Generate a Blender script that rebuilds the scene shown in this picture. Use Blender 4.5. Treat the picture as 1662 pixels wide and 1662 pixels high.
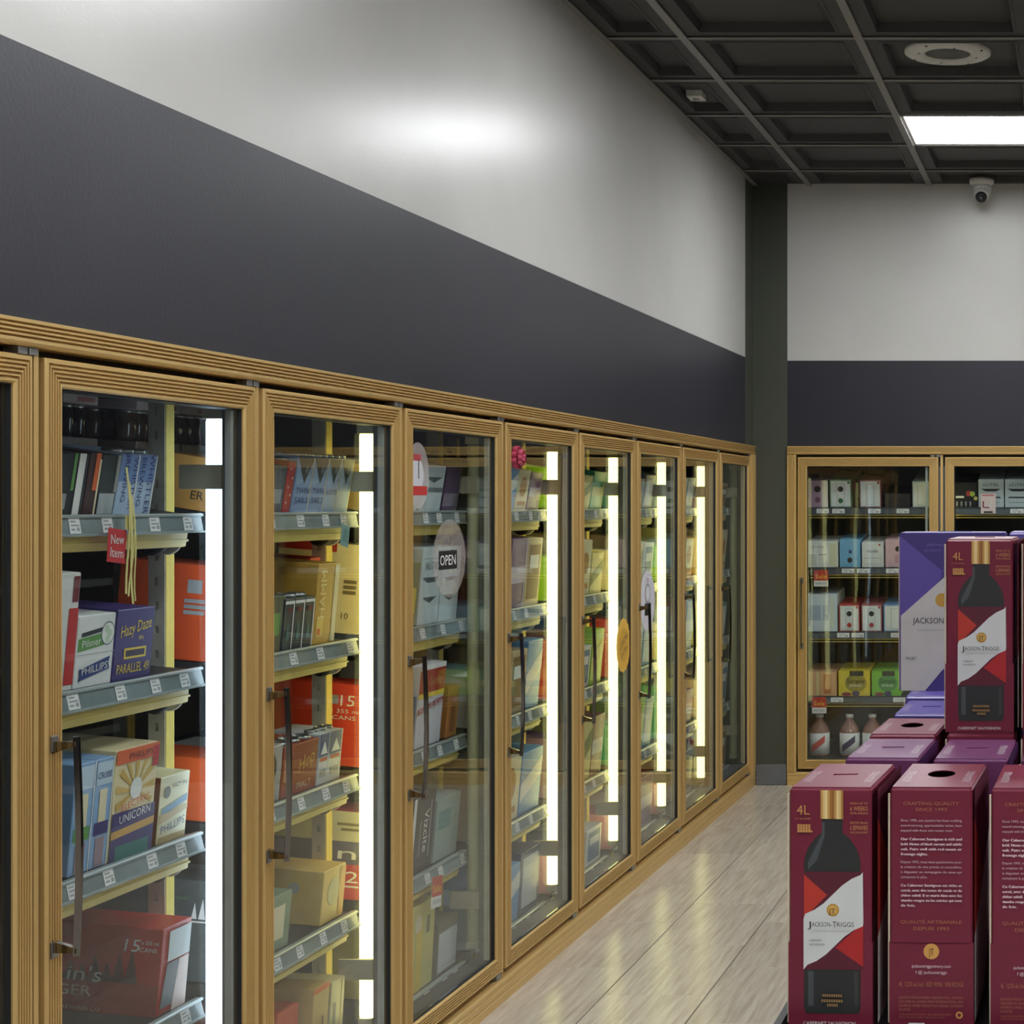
import bpy, math, random
from mathutils import Vector, Matrix

for o in list(bpy.data.objects):
    bpy.data.objects.remove(o)
scene = bpy.context.scene
col = scene.collection
R = math.radians
rnd = random.Random(7)

# ------------------------------------------------------------------ camera, world, exposure
CAM_H = 1.453
cd = bpy.data.cameras.new('camera')
cd.sensor_width = 36.0
cd.lens = 36.0 * 2827.0 / 1662.0
cd.shift_x = -(1757.0 - 831.0) / 1662.0          # the photograph is the left part of a wider frame
cd.shift_y = -(845.0 - 831.0) / 1662.0
cd.clip_start = 0.05
cam = bpy.data.objects.new('camera', cd)
cam.location = (0, 0, CAM_H)
cam.rotation_euler = (R(90), 0, 0)
col.objects.link(cam)
scene.camera = cam

w = bpy.data.worlds.new('world'); scene.world = w
w.use_nodes = True
w.node_tree.nodes['Background'].inputs[0].default_value = (0.9, 0.95, 1.0, 1)
w.node_tree.nodes['Background'].inputs[1].default_value = 0.0

vs = scene.view_settings
vs.view_transform = 'Standard'
vs.look = 'None'
vs.exposure = 1.02
vs.gamma = 1.0
vs.use_curve_mapping = False

PANEL_STRENGTH = 14.5          # ceiling light panels
TUBE_STRENGTH = 2.5           # cooler door lights

# ------------------------------------------------------------------ materials
def lin(c):
    def f(x):
        x = x / 255.0
        return x / 12.92 if x <= 0.04045 else ((x + 0.055) / 1.055) ** 2.4
    return (f(c[0]), f(c[1]), f(c[2]), 1.0)

M = {}
def mat(name, rgb, rough=0.5, metal=0.0, spec=0.5, var=0.06, vscale=30.0, bump=0.0, bscale=200.0, coat=0.0, stretch=None):
    """Principled material, colour gently varied by noise, optional fine relief."""
    if name in M:
        return M[name]
    m = bpy.data.materials.new(name); m.use_nodes = True
    nt = m.node_tree; n = nt.nodes; l = nt.links
    b = n['Principled BSDF']
    b.inputs['Roughness'].default_value = rough
    b.inputs['Metallic'].default_value = metal
    b.inputs['Specular IOR Level'].default_value = spec
    b.inputs['Coat Weight'].default_value = coat
    c = lin(rgb)
    tc = n.new('ShaderNodeTexCoord'); mp = n.new('ShaderNodeMapping')
    l.new(tc.outputs['Object'], mp.inputs['Vector'])
    if stretch:
        mp.inputs['Scale'].default_value = stretch
    nz = n.new('ShaderNodeTexNoise'); nz.inputs['Scale'].default_value = vscale; nz.inputs['Detail'].default_value = 4
    l.new(mp.outputs[0], nz.inputs['Vector'])
    rp = n.new('ShaderNodeValToRGB')
    rp.color_ramp.elements[0].position = 0.3; rp.color_ramp.elements[1].position = 0.7
    rp.color_ramp.elements[0].color = tuple(x * (1 - var) for x in c[:3]) + (1,)
    rp.color_ramp.elements[1].color = tuple(min(1, x * (1 + var)) for x in c[:3]) + (1,)
    l.new(nz.outputs['Fac'], rp.inputs[0]); l.new(rp.outputs[0], b.inputs['Base Color'])
    if bump > 0:
        n2 = n.new('ShaderNodeTexNoise'); n2.inputs['Scale'].default_value = bscale; n2.inputs['Detail'].default_value = 3
        l.new(mp.outputs[0], n2.inputs['Vector'])
        bp = n.new('ShaderNodeBump'); bp.inputs['Strength'].default_value = bump; bp.inputs['Distance'].default_value = 0.002
        l.new(n2.outputs['Fac'], bp.inputs['Height']); l.new(bp.outputs[0], b.inputs['Normal'])
    M[name] = m
    return m

def ink(rgb, rough=0.5):
    return mat('print_%d_%d_%d' % tuple(rgb), rgb, rough=rough, var=0.03)

def emit(name, rgb, strength):
    m = bpy.data.materials.new(name); m.use_nodes = True
    b = m.node_tree.nodes['Principled BSDF']
    c = lin(rgb)
    b.inputs['Base Color'].default_value = c
    b.inputs['Emission Color'].default_value = c
    b.inputs['Emission Strength'].default_value = strength
    M[name] = m
    return m

def glass(name, tint, wave=0.0, rough=0.015):
    """window glass: Schlick reflection over straight transmission"""
    m = bpy.data.materials.new(name); m.use_nodes = True
    nt = m.node_tree; n = nt.nodes; l = nt.links
    n.remove(n['Principled BSDF'])
    out = n['Material Output']
    tr = n.new('ShaderNodeBsdfTransparent'); tr.inputs[0].default_value = tint
    gl = n.new('ShaderNodeBsdfGlossy'); gl.inputs['Roughness'].default_value = rough
    gl.inputs['Color'].default_value = (0.95, 0.97, 0.97, 1)
    lw = n.new('ShaderNodeLayerWeight')
    pw = n.new('ShaderNodeMath'); pw.operation = 'POWER'; pw.inputs[1].default_value = 5.0
    ml = n.new('ShaderNodeMath'); ml.operation = 'MULTIPLY_ADD'; ml.inputs[1].default_value = 0.93; ml.inputs[2].default_value = 0.045
    l.new(lw.outputs['Facing'], pw.inputs[0]); l.new(pw.outputs[0], ml.inputs[0])
    mx = n.new('ShaderNodeMixShader')
    l.new(ml.outputs[0], mx.inputs[0]); l.new(tr.outputs[0], mx.inputs[1]); l.new(gl.outputs[0], mx.inputs[2])
    l.new(mx.outputs[0], out.inputs[0])
    if wave:
        tc = n.new('ShaderNodeTexCoord'); nz = n.new('ShaderNodeTexNoise'); nz.inputs['Scale'].default_value = 2.6
        nz.inputs['Detail'].default_value = 0
        l.new(tc.outputs['Object'], nz.inputs['Vector'])
        bp = n.new('ShaderNodeBump'); bp.inputs['Strength'].default_value = wave; bp.inputs['Distance'].default_value = 0.01
        l.new(nz.outputs['Fac'], bp.inputs['Height']); l.new(bp.outputs[0], gl.inputs['Normal'])
    M[name] = m
    return m

mat('white_paint', (192, 191, 186), spec=0.30, rough=0.27, var=0.03, vscale=3, bump=0.13, bscale=110)
mat('charcoal_paint', (46, 46, 54), spec=0.33, rough=0.38, var=0.06, vscale=3, bump=0.16, bscale=110)
mat('green_paint', (68, 71, 60), rough=0.5, var=0.05, vscale=4, bump=0.2, bscale=90)
mat('grey_base', (100, 103, 105), rough=0.5)
mat('ceiling_black', (56, 56, 56), rough=0.6, var=0.05, bump=0.15, bscale=300)
mat('tee_grey', (128, 126, 122), rough=0.45)
mat('gold', (214, 181, 117), rough=0.40, metal=0.5, var=0.02, vscale=40)
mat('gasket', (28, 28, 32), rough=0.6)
mat('spacer_grey', (176, 180, 176), rough=0.4, metal=0.2)
mat('mullion_grey', (104, 108, 116), rough=0.45, metal=0.2)
mat('chrome', (128, 124, 120), rough=0.12, metal=1.0, var=0.02)
mat('steel', (150, 150, 148), rough=0.35, metal=0.8)
mat('post_grey', (204, 201, 190), rough=0.5, metal=0.2)
mat('lip_and_lit_post_yellow', (226, 204, 116), rough=0.45)  # shelf lips, and lamp light painted on one face of the posts
mat('channel_grey', (150, 160, 158), rough=0.3, metal=0.1)
mat('channel_clear', (118, 130, 132), rough=0.2)
mat('deck_black', (34, 34, 36), rough=0.6)
mat('tag_white', (222, 222, 222), rough=0.6)
mat('channel_dark', (62, 68, 74), rough=0.35)
mat('tag_ink', (150, 150, 152), rough=0.6)
mat('cooler_inside', (62, 62, 62), rough=0.6)
mat('bracket_grey', (178, 174, 156), rough=0.6)
mat('lamp_cap', (196, 192, 172), rough=0.5)
mat('black_plastic', (26, 24, 26), rough=0.45)
mat('white_plastic', (205, 204, 198), rough=0.4)
mat('tube_off', (196, 198, 170), rough=0.35)
mat('table_black', (24, 22, 24), rough=0.5)
mat('pink_ribbon', (196, 74, 106), rough=0.28, spec=0.6)
mat('cream_edge', (214, 200, 176), rough=0.7)
mat('reflection_yellow', (226, 212, 140), rough=0.5)
emit('panel_light', (250, 252, 255), PANEL_STRENGTH)
emit('tube_cool', (214, 236, 255), 1.2 * TUBE_STRENGTH)
emit('tube_warm', (255, 243, 158), TUBE_STRENGTH)
glass('door_glass', (0.93, 0.955, 0.945, 1), wave=0.12)
glass('bottle_clear', (0.86, 0.80, 0.78, 1), rough=0.03)

def floor_material(name, per_object):
    m = bpy.data.materials.new(name); m.use_nodes = True
    nt = m.node_tree; n = nt.nodes; l = nt.links
    b = n['Principled BSDF']
    tc = n.new('ShaderNodeTexCoord')
    add = n.new('ShaderNodeVectorMath'); add.operation = 'ADD'
    l.new(tc.outputs['Object'], add.inputs[0])
    if per_object:
        oi = n.new('ShaderNodeObjectInfo')
        sc = n.new('ShaderNodeVectorMath'); sc.operation = 'SCALE'; sc.inputs[0].default_value = (13.0, 31.0, 7.0)
        l.new(oi.outputs['Random'], sc.inputs['Scale']); l.new(sc.outputs[0], add.inputs[1])
    mp = n.new('ShaderNodeMapping'); mp.inputs['Scale'].default_value = (66, 3.4, 1)
    l.new(add.outputs[0], mp.inputs[0])
    nz = n.new('ShaderNodeTexNoise'); nz.inputs['Scale'].default_value = 1.0; nz.inputs['Detail'].default_value = 6; nz.inputs['Roughness'].default_value = 0.62
    nz.inputs['Distortion'].default_value = 0.25
    l.new(mp.outputs[0], nz.inputs['Vector'])
    rp = n.new('ShaderNodeValToRGB')
    e = rp.color_ramp.elements
    e[0].position = 0.28; e[0].color = lin((167, 157, 143))
    e[1].position = 0.72; e[1].color = lin((205, 198, 185))
    k = rp.color_ramp.elements.new(0.5); k.color = lin((190, 180, 165))
    l.new(nz.outputs['Fac'], rp.inputs[0])
    last = rp.outputs[0]
    if per_object:
        hv = n.new('ShaderNodeHueSaturation')
        mr = n.new('ShaderNodeMapRange'); mr.inputs['To Min'].default_value = 0.93; mr.inputs['To Max'].default_value = 1.06
        l.new(oi.outputs['Random'], mr.inputs['Value']); l.new(mr.outputs[0], hv.inputs['Value'])
        l.new(last, hv.inputs['Color']); last = hv.outputs[0]
    l.new(last, b.inputs['Base Color'])
    b.inputs['Roughness'].default_value = 0.23
    n3 = n.new('ShaderNodeTexNoise'); n3.inputs['Scale'].default_value = 14; l.new(add.outputs[0], n3.inputs['Vector'])
    bp = n.new('ShaderNodeBump'); bp.inputs['Strength'].default_value = 0.10; bp.inputs['Distance'].default_value = 0.004
    l.new(n3.outputs['Fac'], bp.inputs['Height']); l.new(bp.outputs[0], b.inputs['Normal'])
    M[name] = m
floor_material('plank', True)
floor_material('plank_far', False)
mat('joint_dark', (84, 78, 70), rough=0.7)

# ------------------------------------------------------------------ mesh building
_text = {}
def text_geo(s):
    if s in _text:
        return _text[s]
    c = bpy.data.curves.new('t', 'FONT'); c.body = s; c.resolution_u = 2; c.align_x = 'LEFT'
    o = bpy.data.objects.new('t', c)
    me = o.to_mesh()
    vs_ = [(v.co.x, v.co.y) for v in me.vertices]
    fs = [tuple(p.vertices) for p in me.polygons]
    o.to_mesh_clear(); bpy.data.objects.remove(o); bpy.data.curves.remove(c)
    if not vs_:
        vs_ = [(0, 0), (0.01, 0), (0, 0.01)]; fs = [(0, 1, 2)]
    x0 = min(v[0] for v in vs_); x1 = max(v[0] for v in vs_)
    _text[s] = (vs_, fs, x0, x1)
    return _text[s]
CAPH = 0.695

class MB:
    def __init__(self):
        self.v = []; self.f = []; self.mi = []; self.mats = []; self.sm = []
    def _m(self, m):
        m = M[m] if isinstance(m, str) else m
        if m not in self.mats:
            self.mats.append(m)
        return self.mats.index(m)
    def add(self, verts, faces, m, smooth=False):
        k = len(self.v); i = self._m(m)
        self.v.extend([tuple(p) for p in verts])
        for f in faces:
            self.f.append(tuple(a + k for a in f)); self.mi.append(i); self.sm.append(smooth)
        return self
    def box(self, x0, x1, y0, y1, z0, z1, m):
        vs_ = [(x, y, z) for z in (z0, z1) for y in (y0, y1) for x in (x0, x1)]
        return self.add(vs_, [(0, 2, 3, 1), (4, 5, 7, 6), (0, 1, 5, 4), (2, 6, 7, 3), (0, 4, 6, 2), (1, 3, 7, 5)], m)
    def bbox(self, x0, x1, y0, y1, z0, z1, m, b=0.002):
        """box with chamfered vertical and horizontal edges"""
        def lay(z, i):
            return [(x0 + i + b, y0 + i, z), (x1 - i - b, y0 + i, z), (x1 - i, y0 + i + b, z), (x1 - i, y1 - i - b, z),
                    (x1 - i - b, y1 - i, z), (x0 + i + b, y1 - i, z), (x0 + i, y1 - i - b, z), (x0 + i, y0 + i + b, z)]
        vs_ = lay(z0, b) + lay(z0 + b, 0) + lay(z1 - b, 0) + lay(z1, b)
        fs = [tuple(range(7, -1, -1)), tuple(range(24, 32))]
        for r in range(3):
            for k in range(8):
                a = r * 8 + k; c = r * 8 + (k + 1) % 8
                fs.append((a, c, c + 8, a + 8))
        return self.add(vs_, fs, m)
    def extrude_x(self, prof, x0, x1, m):
        """closed (y,z) profile swept along x"""
        n = len(prof)
        vs_ = [(x0, y, z) for y, z in prof] + [(x1, y, z) for y, z in prof]
        fs = [tuple(range(n)), tuple(range(2 * n - 1, n - 1, -1))]
        for k in range(n):
            j = (k + 1) % n
            fs.append((k, k + n, j + n, j))
        return self.add(vs_, fs, m)
    def extrude_z(self, prof, z0, z1, m):
        n = len(prof)
        vs_ = [(x, y, z0) for x, y in prof] + [(x, y, z1) for x, y in prof]
        fs = [tuple(range(n - 1, -1, -1)), tuple(range(n, 2 * n))]
        for k in range(n):
            j = (k + 1) % n
            fs.append((k, j, j + n, k + n))
        return self.add(vs_, fs, m)
    def ring(self, prof, x0, x1, z0, z1, m):
        """mitred frame: profile of (inset, y) swept round the rectangle x0..x1, z0..z1"""
        vs_ = []
        for t, y in prof:
            vs_ += [(x0 + t, y, z0 + t), (x1 - t, y, z0 + t), (x1 - t, y, z1 - t), (x0 + t, y, z1 - t)]
        fs = []
        n = len(prof)
        for k in range(n):
            j = (k + 1) % n
            for c in range(4):
                d = (c + 1) % 4
                fs.append((k * 4 + c, j * 4 + c, j * 4 + d, k * 4 + d))
        return self.add(vs_, fs, m)
    def lathe(self, prof, m, seg=24, o=(0, 0, 0), axis='z', smooth=True):
        vs_ = []; fs = []
        n = len(prof)
        for s in range(seg):
            a = 2 * math.pi * s / seg
            for r, h in prof:
                p = (r * math.cos(a), r * math.sin(a), h)
                if axis == 'y':
                    p = (p[0], h, p[1])
                elif axis == 'x':
                    p = (h, p[0], p[1])
                vs_.append((p[0] + o[0], p[1] + o[1], p[2] + o[2]))
        for s in range(seg):
            t = (s + 1) % seg
            for k in range(n - 1):
                fs.append((s * n + k, t * n + k, t * n + k + 1, s * n + k + 1))
        return self.add(vs_, fs, m, smooth)
    def build(self, name, parent=None, loc=None, rot=None):
        me = bpy.data.meshes.new(name)
        me.from_pydata(self.v, [], self.f)
        for m in self.mats:
            me.materials.append(m)
        me.polygons.foreach_set('material_index', self.mi)
        me.polygons.foreach_set('use_smooth', self.sm)
        me.update()
        return obj(name, me, parent, loc, rot)

def obj(name, me, parent=None, loc=None, rot=None):
    o = bpy.data.objects.new(name, me)
    col.objects.link(o)
    if parent is not None:
        o.parent = parent
    if loc is not None:
        o.location = loc
    if rot is not None:
        o.rotation_euler = rot
    return o

def tag(o, label, cat, group=None, kind=None):
    o['label'] = label; o['category'] = cat
    if group: o['group'] = group
    if kind: o['kind'] = kind
    return o
def thing(name, label, cat, loc=(0, 0, 0), rot=(0, 0, 0), group=None):
    o = bpy.data.objects.new(name, None); col.objects.link(o)
    o.empty_display_size = 0.05
    o.location = loc; o.rotation_euler = rot
    return tag(o, label, cat, group)
def structure(o, label, cat):
    return tag(o, label, cat, kind='structure')

class Faces:
    """2-D drawing on the faces of a carton w x d x h whose front bottom centre is the origin (front looks to -y)"""
    def __init__(self, w, d, h, e=0.0006):
        self.w, self.d, self.h, self.e = w, d, h, e
    def dims(self, f):
        return {'F': (self.w, self.h), 'L': (self.d, self.h), 'R': (self.d, self.h), 'T': (self.w, self.d)}[f]
    def pt(self, f, a, b, k=1):
        w, d, h, e = self.w, self.d, self.h, self.e * k
        if f == 'F': return (-w / 2 + a, -e, b)
        if f == 'L': return (-w / 2 - e, d - a, b)
        if f == 'R': return (w / 2 + e, a, b)
        return (-w / 2 + a, b, h + e)
    def draw(self, mb, shapes):
        lv = 0
        for s in shapes:
            kind, f = s[0], s[1]
            W, H = self.dims(f)
            lv += 0.25
            k = 1 + lv
            if kind == 'rect':
                u0, v0, u1, v1, m = s[2:7]
                q = [(u0, v0), (u1, v0), (u1, v1), (u0, v1)]
                mb.add([self.pt(f, u * W, v * H, k) for u, v in q], [(0, 1, 2, 3)], m)
            elif kind == 'poly':
                q, m = s[2], s[3]
                mb.add([self.pt(f, u * W, v * H, k) for u, v in q], [tuple(range(len(q)))], m)
            elif kind == 'disc':
                u, v, r, m = s[2:6]            # r in fractions of the width
                ry = s[6] if len(s) > 6 else r
                q = [(u * W + r * W * math.cos(t * math.pi / 10), v * H + ry * W * math.sin(t * math.pi / 10)) for t in range(20)]
                mb.add([self.pt(f, a, b, k) for a, b in q], [tuple(range(20))], m)
            elif kind == 'text':
                st, u, v, hh, m = s[2:7]       # hh cap height, fraction of face height; centred on (u, v)
                opt = s[7] if len(s) > 7 else {}
                vs_, fs, x0, x1 = text_geo(st)
                sz = hh * H / CAPH
                sx = sz * opt.get('sx', 1.0)
                if 'w' in opt:
                    sx = opt['w'] * W / max(1e-6, x1 - x0)
                wd = (x1 - x0) * sx
                off = {'C': -wd / 2, 'L': 0.0, 'R': -wd}[opt.get('al', 'C')]
                ca, sa = math.cos(R(opt.get('rot', 0))), math.sin(R(opt.get('rot', 0)))
                sh = opt.get('shear', 0.0)
                pts = []
                for x, y in vs_:
                    a = (x - x0) * sx + off + sh * y * sz; b = y * sz - hh * H / 2
                    a, b = a * ca - b * sa, a * sa + b * ca
                    pts.append(self.pt(f, u * W + a, v * H + b, k))
                mb.add(pts, fs, m)

# ------------------------------------------------------------------ the room
XW, YB, ZC = -1.70, 8.995, 3.0985          # left wall, back wall, ceiling
XR, YF = 6.6, -6.2                         # far right and rear of the shop
BAND = 2.19
HEAD = 1.748

def wall_bands(mb, pts, zs, mats):
    for (z0, z1), m in zip(zs, mats):
        mb.box(*pts, z0, z1, m)

mb = MB()
mb.box(XW - 0.12, XW, 1.995, 8.777, BAND, ZC + 0.1, 'white_paint')
mb.box(XW - 0.12, XW, 1.995, 8.777, HEAD + 0.001, BAND, 'charcoal_paint')
structure(mb.build('wall_left'), 'long side wall painted glossy white above a charcoal band over the cooler doors', 'wall')
mb = MB()
mb.box(XW - 0.12, XW, YF, 1.99, BAND, ZC + 0.1, 'white_paint')
mb.box(XW - 0.12, XW, YF, 1.99, 0, BAND, 'charcoal_paint')
structure(mb.build('wall_side'), 'plain painted side wall beyond the near end of the long cooler', 'wall')
mb = MB()
XB0 = -1.524                                # end of the green corner, start of the back cooler
XB1 = 0.87
mb.box(XB0, XR, YB, YB + 0.12, BAND, ZC + 0.1, 'white_paint')
mb.box(XB0, XR, YB, YB + 0.12, HEAD, BAND, 'charcoal_paint')
structure(mb.build('wall_back'), 'end wall painted white above a charcoal band over the back cooler', 'wall')
mb = MB(); mb.box(XB1 + 0.003, XR, YB, YB + 0.12, 0, HEAD - 0.001, 'charcoal_paint')
structure(mb.build('wall_end'), 'charcoal lower wall beyond the back cooler', 'wall')
mb = MB()
mb.box(XW - 0.12, XW + 0.0005, 8.777, YB, HEAD + 0.0005, ZC + 0.1, 'green_paint')
structure(mb.build('wall_return'), 'dark green painted end of the long side wall above the cooler', 'wall')
mb = MB()
mb.box(XW - 0.12, XB0 - 0.0005, YB, YB + 0.12, 0, ZC + 0.1, 'green_paint')
structure(mb.build('wall_corner'), 'dark green painted corner strip between the two cooler walls', 'wall')
mb = MB()
mb.bbox(XW + 0.016, XB0 - 0.004, YB - 0.012, YB - 0.001, 0, 0.106, 'grey_base', 0.002)
structure(mb.build('baseboard_back'), 'grey vinyl baseboard at the foot of the green corner', 'baseboard')
mb = MB()
mb.box(XR, XR + 0.1, YF, YB, BAND, ZC + 0.1, 'white_paint'); mb.box(XR, XR + 0.1, YF, YB, 0, BAND, 'charcoal_paint')
structure(mb.build('wall_right'), 'shop wall across from the cooler doors, white over charcoal', 'wall')
mb = MB()
mb.box(XW, XR, YF - 0.1, YF, BAND, ZC + 0.1, 'white_paint'); mb.box(XW, XR, YF - 0.1, YF, 0, BAND, 'charcoal_paint')
structure(mb.build('wall_front'), 'shop wall facing the back cooler, white over charcoal', 'wall')

# inside of the walk-in cooler behind the doors
mb = MB()
mb.box(-2.82, -2.72, 1.8, YB + 1.3, 0, 1.9, 'cooler_inside')
mb.box(-2.82, XR, YB + 1.2, YB + 1.3, 0, 1.9, 'cooler_inside')
mb.box(-2.82, XW - 0.03, 1.8, 1.9, 0, 1.9, 'cooler_inside')
structure(mb.build('wall_cooler'), 'dark inner wall of the walk-in cooler behind the shelves', 'wall')
mb = MB()
mb.box(-2.72, XW - 0.13, 1.9, YB + 1.2, 1.80, 1.86, 'cooler_inside')
mb.box(XW - 0.13, XR, YB + 0.13, YB + 1.2, 1.80, 1.86, 'cooler_inside')
structure(mb.build('ceiling_cooler'), 'low dark ceiling inside the walk-in cooler', 'ceiling')

# floor with its planks
PW, PL = 0.305, 0.588
mb = MB()
mb.box(-2.8, XR, YF, YB + 1.25, -0.05, -0.004, 'joint_dark')
floor = structure(mb.build('floor'), 'grey beige wood look plank floor of the cooler aisle', 'floor')
mb = MB()
mb.box(1.025, XR, YF, YB - 0.001, -0.0045, -0.0002, 'plank_far')
mb.box(-1.72, 1.025, YF, 1.94, -0.0045, -0.0002, 'plank_far')
mb.box(-2.72, -1.72, 1.9, YB + 1.2, -0.0045, -0.0002, 'cooler_inside')
mb.box(-1.72, XR, YB, YB + 1.2, -0.0045, -0.0002, 'cooler_inside')
mb.build('plank_field', floor)
mb = MB()
mb.bbox(-PW / 2 + 0.0018, PW / 2 - 0.0018, -PL / 2 + 0.0008, PL / 2 - 0.0008, -0.004, 0.0, 'plank', 0.0006)
plank0 = mb.build('plank', floor, loc=(-1.415 - PW / 2, 4.876 + PL / 2, 0))
first = True
for i in range(-1, 8):
    xc = -1.415 + i * PW + PW / 2
    for j in range(-6, 9):
        y0 = 4.876 + j * PL + (0.272 if i % 2 == 0 else 0.0) - (0.01 if i % 2 else 0)
        yc = y0 + PL / 2
        if yc < 1.9 or yc - PL / 2 > YB - 0.3:
            continue
        if first:
            plank0.location = (xc, yc, 0); first = False
        else:
            obj('plank', plank0.data, floor, (xc, yc, 0))

# ceiling: grid of tees and moulded coffer tiles
TX, TY = 0.62, 0.6135
GX = [-0.79 + TX * k for k in range(-1, 5)]
GY = [7.384 + TY * k for k in range(-8, 3)]
mb = MB()
mb.box(XW - 0.1, XR, YF, YB + 0.12, ZC + 0.055, ZC + 0.1, 'ceiling_black')
mb.box(GX[-1], XR, YF, YB, ZC + 0.02, ZC + 0.03, 'ceiling_black')
mb.box(XW, GX[-1], YF, GY[0], ZC + 0.02, ZC + 0.03, 'ceiling_black')
ceiling = structure(mb.build('ceiling'), 'black suspended ceiling of square coffer tiles in a grey grid', 'ceiling')
def tile_mesh(sx, sy):
    b = MB()
    def lp(i, z): return [(-sx / 2 + i, -sy / 2 + i, z), (sx / 2 - i, -sy / 2 + i, z), (sx / 2 - i, sy / 2 - i, z), (-sx / 2 + i, sy / 2 - i, z)]
    prof = [(0.0, 0.03), (0.0, 0.004), (0.055, 0.004), (0.058, 0.0), (0.066, 0.0), (0.074, 0.034), (0.10, 0.030)]
    vs_ = []
    for i, z in prof: vs_ += lp(min(i, 0.45 * min(sx, sy)), z)
    fs = []
    for k in range(len(prof) - 1):
        for c in range(4):
            d = (c + 1) % 4
            fs.append((k * 4 + c, k * 4 + 4 + c, k * 4 + 4 + d, k * 4 + d))
    k = (len(prof) - 1) * 4
    fs.append((k, k + 1, k + 2, k + 3))
    b.add(vs_, fs, 'ceiling_black')
    return b
PANELS_Y = [7.384 - 4 * TY * k for k in range(6)]
tmesh = None; smesh = None; bmesh_ = None; bsmesh = None
xs = [XW] + GX
for i in range(len(xs) - 1):
    for j in range(len(GY)):
        y0 = GY[j]; y1 = GY[j + 1] if j + 1 < len(GY) else YB
        x0, x1 = xs[i], xs[i + 1]
        if i == 2 and any(abs(y0 - p) < 0.01 for p in PANELS_Y):
            continue
        o = tile_mesh(x1 - x0 - 0.012, y1 - y0 - 0.012) if (i == 0 or j + 1 == len(GY)) else None
        c = ((x0 + x1) / 2, (y0 + y1) / 2, ZC)
        if o is not None:
            o.build('ceiling_tile', ceiling, c)
        elif tmesh is None:
            tmesh = tile_mesh(TX - 0.012, TY - 0.012).build('ceiling_tile', ceiling, c).data
        else:
            obj('ceiling_tile', tmesh, ceiling, c)
tee = MB(); tee.bbox(-0.015, 0.015, GY[0] - 0.01, YB - 0.002, -0.006, 0.002, 'tee_grey', 0.002)
t0 = None
for x in GX:
    if t0 is None: t0 = tee.build('ceiling_tee', ceiling, (x, 0, ZC)).data
    else: obj('ceiling_tee', t0, ceiling, (x, 0, ZC))
tee = MB(); tee.bbox(XW + 0.002, GX[-1], -0.010, 0.010, -0.004, 0.002, 'tee_grey', 0.002)
t0 = None
for y in GY:
    if t0 is None: t0 = tee.build('cross_tee', ceiling, (0, y, ZC)).data
    else: obj('cross_tee', t0, ceiling, (0, y, ZC))
tee = MB(); tee.box(XW + 0.001, XW + 0.022, GY[0], YB - 0.001, -0.006, 0.0, 'tee_grey')
tee.build('wall_angle', ceiling, (0, 0, ZC))

# light panels: one in view, one mirrored; unseen grid beyond added for fill light
ORD = ['', 'first', 'second', 'third', 'fourth', 'fifth', 'sixth', 'seventh', 'eighth', 'ninth']
pf = None
for ci, px in enumerate((-0.79, 1.69, 4.17)):
    for ri, py in enumerate(PANELS_Y):
        side = ('above the cooler aisle', 'added one column over from the aisle', 'added farthest from the aisle')[ci]
        nm = '' if (ci, ri) == (0, 0) else '_%s_row_%s_offscreen' % (ORD[ri + 1], ('aisle', 'middle', 'far')[ci])
        t = thing('ceiling_light' + nm, 'white light panel %s, %s row from back wall' % (side, ORD[ri + 1]),
                  'ceiling light', (px + TX / 2, py + TY / 2, ZC - 0.0005), group='ceiling light panels')
        if pf is None:
            b = MB(); b.ring([(0, 0), (0.016, 0), (0.016, 0.012), (0, 0.012)], -TX / 2 + 0.013, TX / 2 - 0.013, -TY / 2 + 0.011, TY / 2 - 0.011, 'white_plastic')
            b.v = [(x, z, y) for x, y, z in b.v]
            f_ = b.build('frame', t)
            b = MB(); b.box(-TX / 2 + 0.02, TX / 2 - 0.02, -TY / 2 + 0.018, TY / 2 - 0.018, 0.003, 0.008, 'panel_light')
            d_ = b.build('diffuser', t); pf = (f_.data, d_.data)
        else:
            obj('frame', pf[0], t); obj('diffuser' + nm, pf[1], t)

# round ceiling loudspeaker
t = thing('ceiling_speaker', 'round grey ceiling loudspeaker set in a black coffer tile', 'speaker', (-0.499, 6.45, ZC + 0.020))
b = MB(); b.lathe([(0.083, 0.008), (0.085, -0.004), (0.10, -0.008), (0.15, -0.006), (0.160, 0.0), (0.160, 0.022), (0.083, 0.022)], 'white_plastic', 48)
b.build('ring', t)
b = MB(); b.lathe([(0.0, -0.004), (0.05, -0.003), (0.084, 0.0), (0.084, 0.012), (0.0, 0.012)], mat('grille_grey', (92, 92, 90), rough=0.6, bump=1.0, bscale=900), 40)
b.build('grille', t)
sc = None
for k in range(8):
    a = k * math.pi / 4 + 0.3; r = 0.146 if k % 2 else 0.108
    if sc is None:
        b = MB(); b.lathe([(0, -0.009), (0.004, -0.009), (0.005, -0.006), (0.005, 0.0), (0, 0.0)], 'black_plastic', 10)
        sc = b.build('screw', t, (r * math.cos(a), r * math.sin(a), 0)).data
    else:
        obj('screw', sc, t, (r * math.cos(a), r * math.sin(a), 0))

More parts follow.
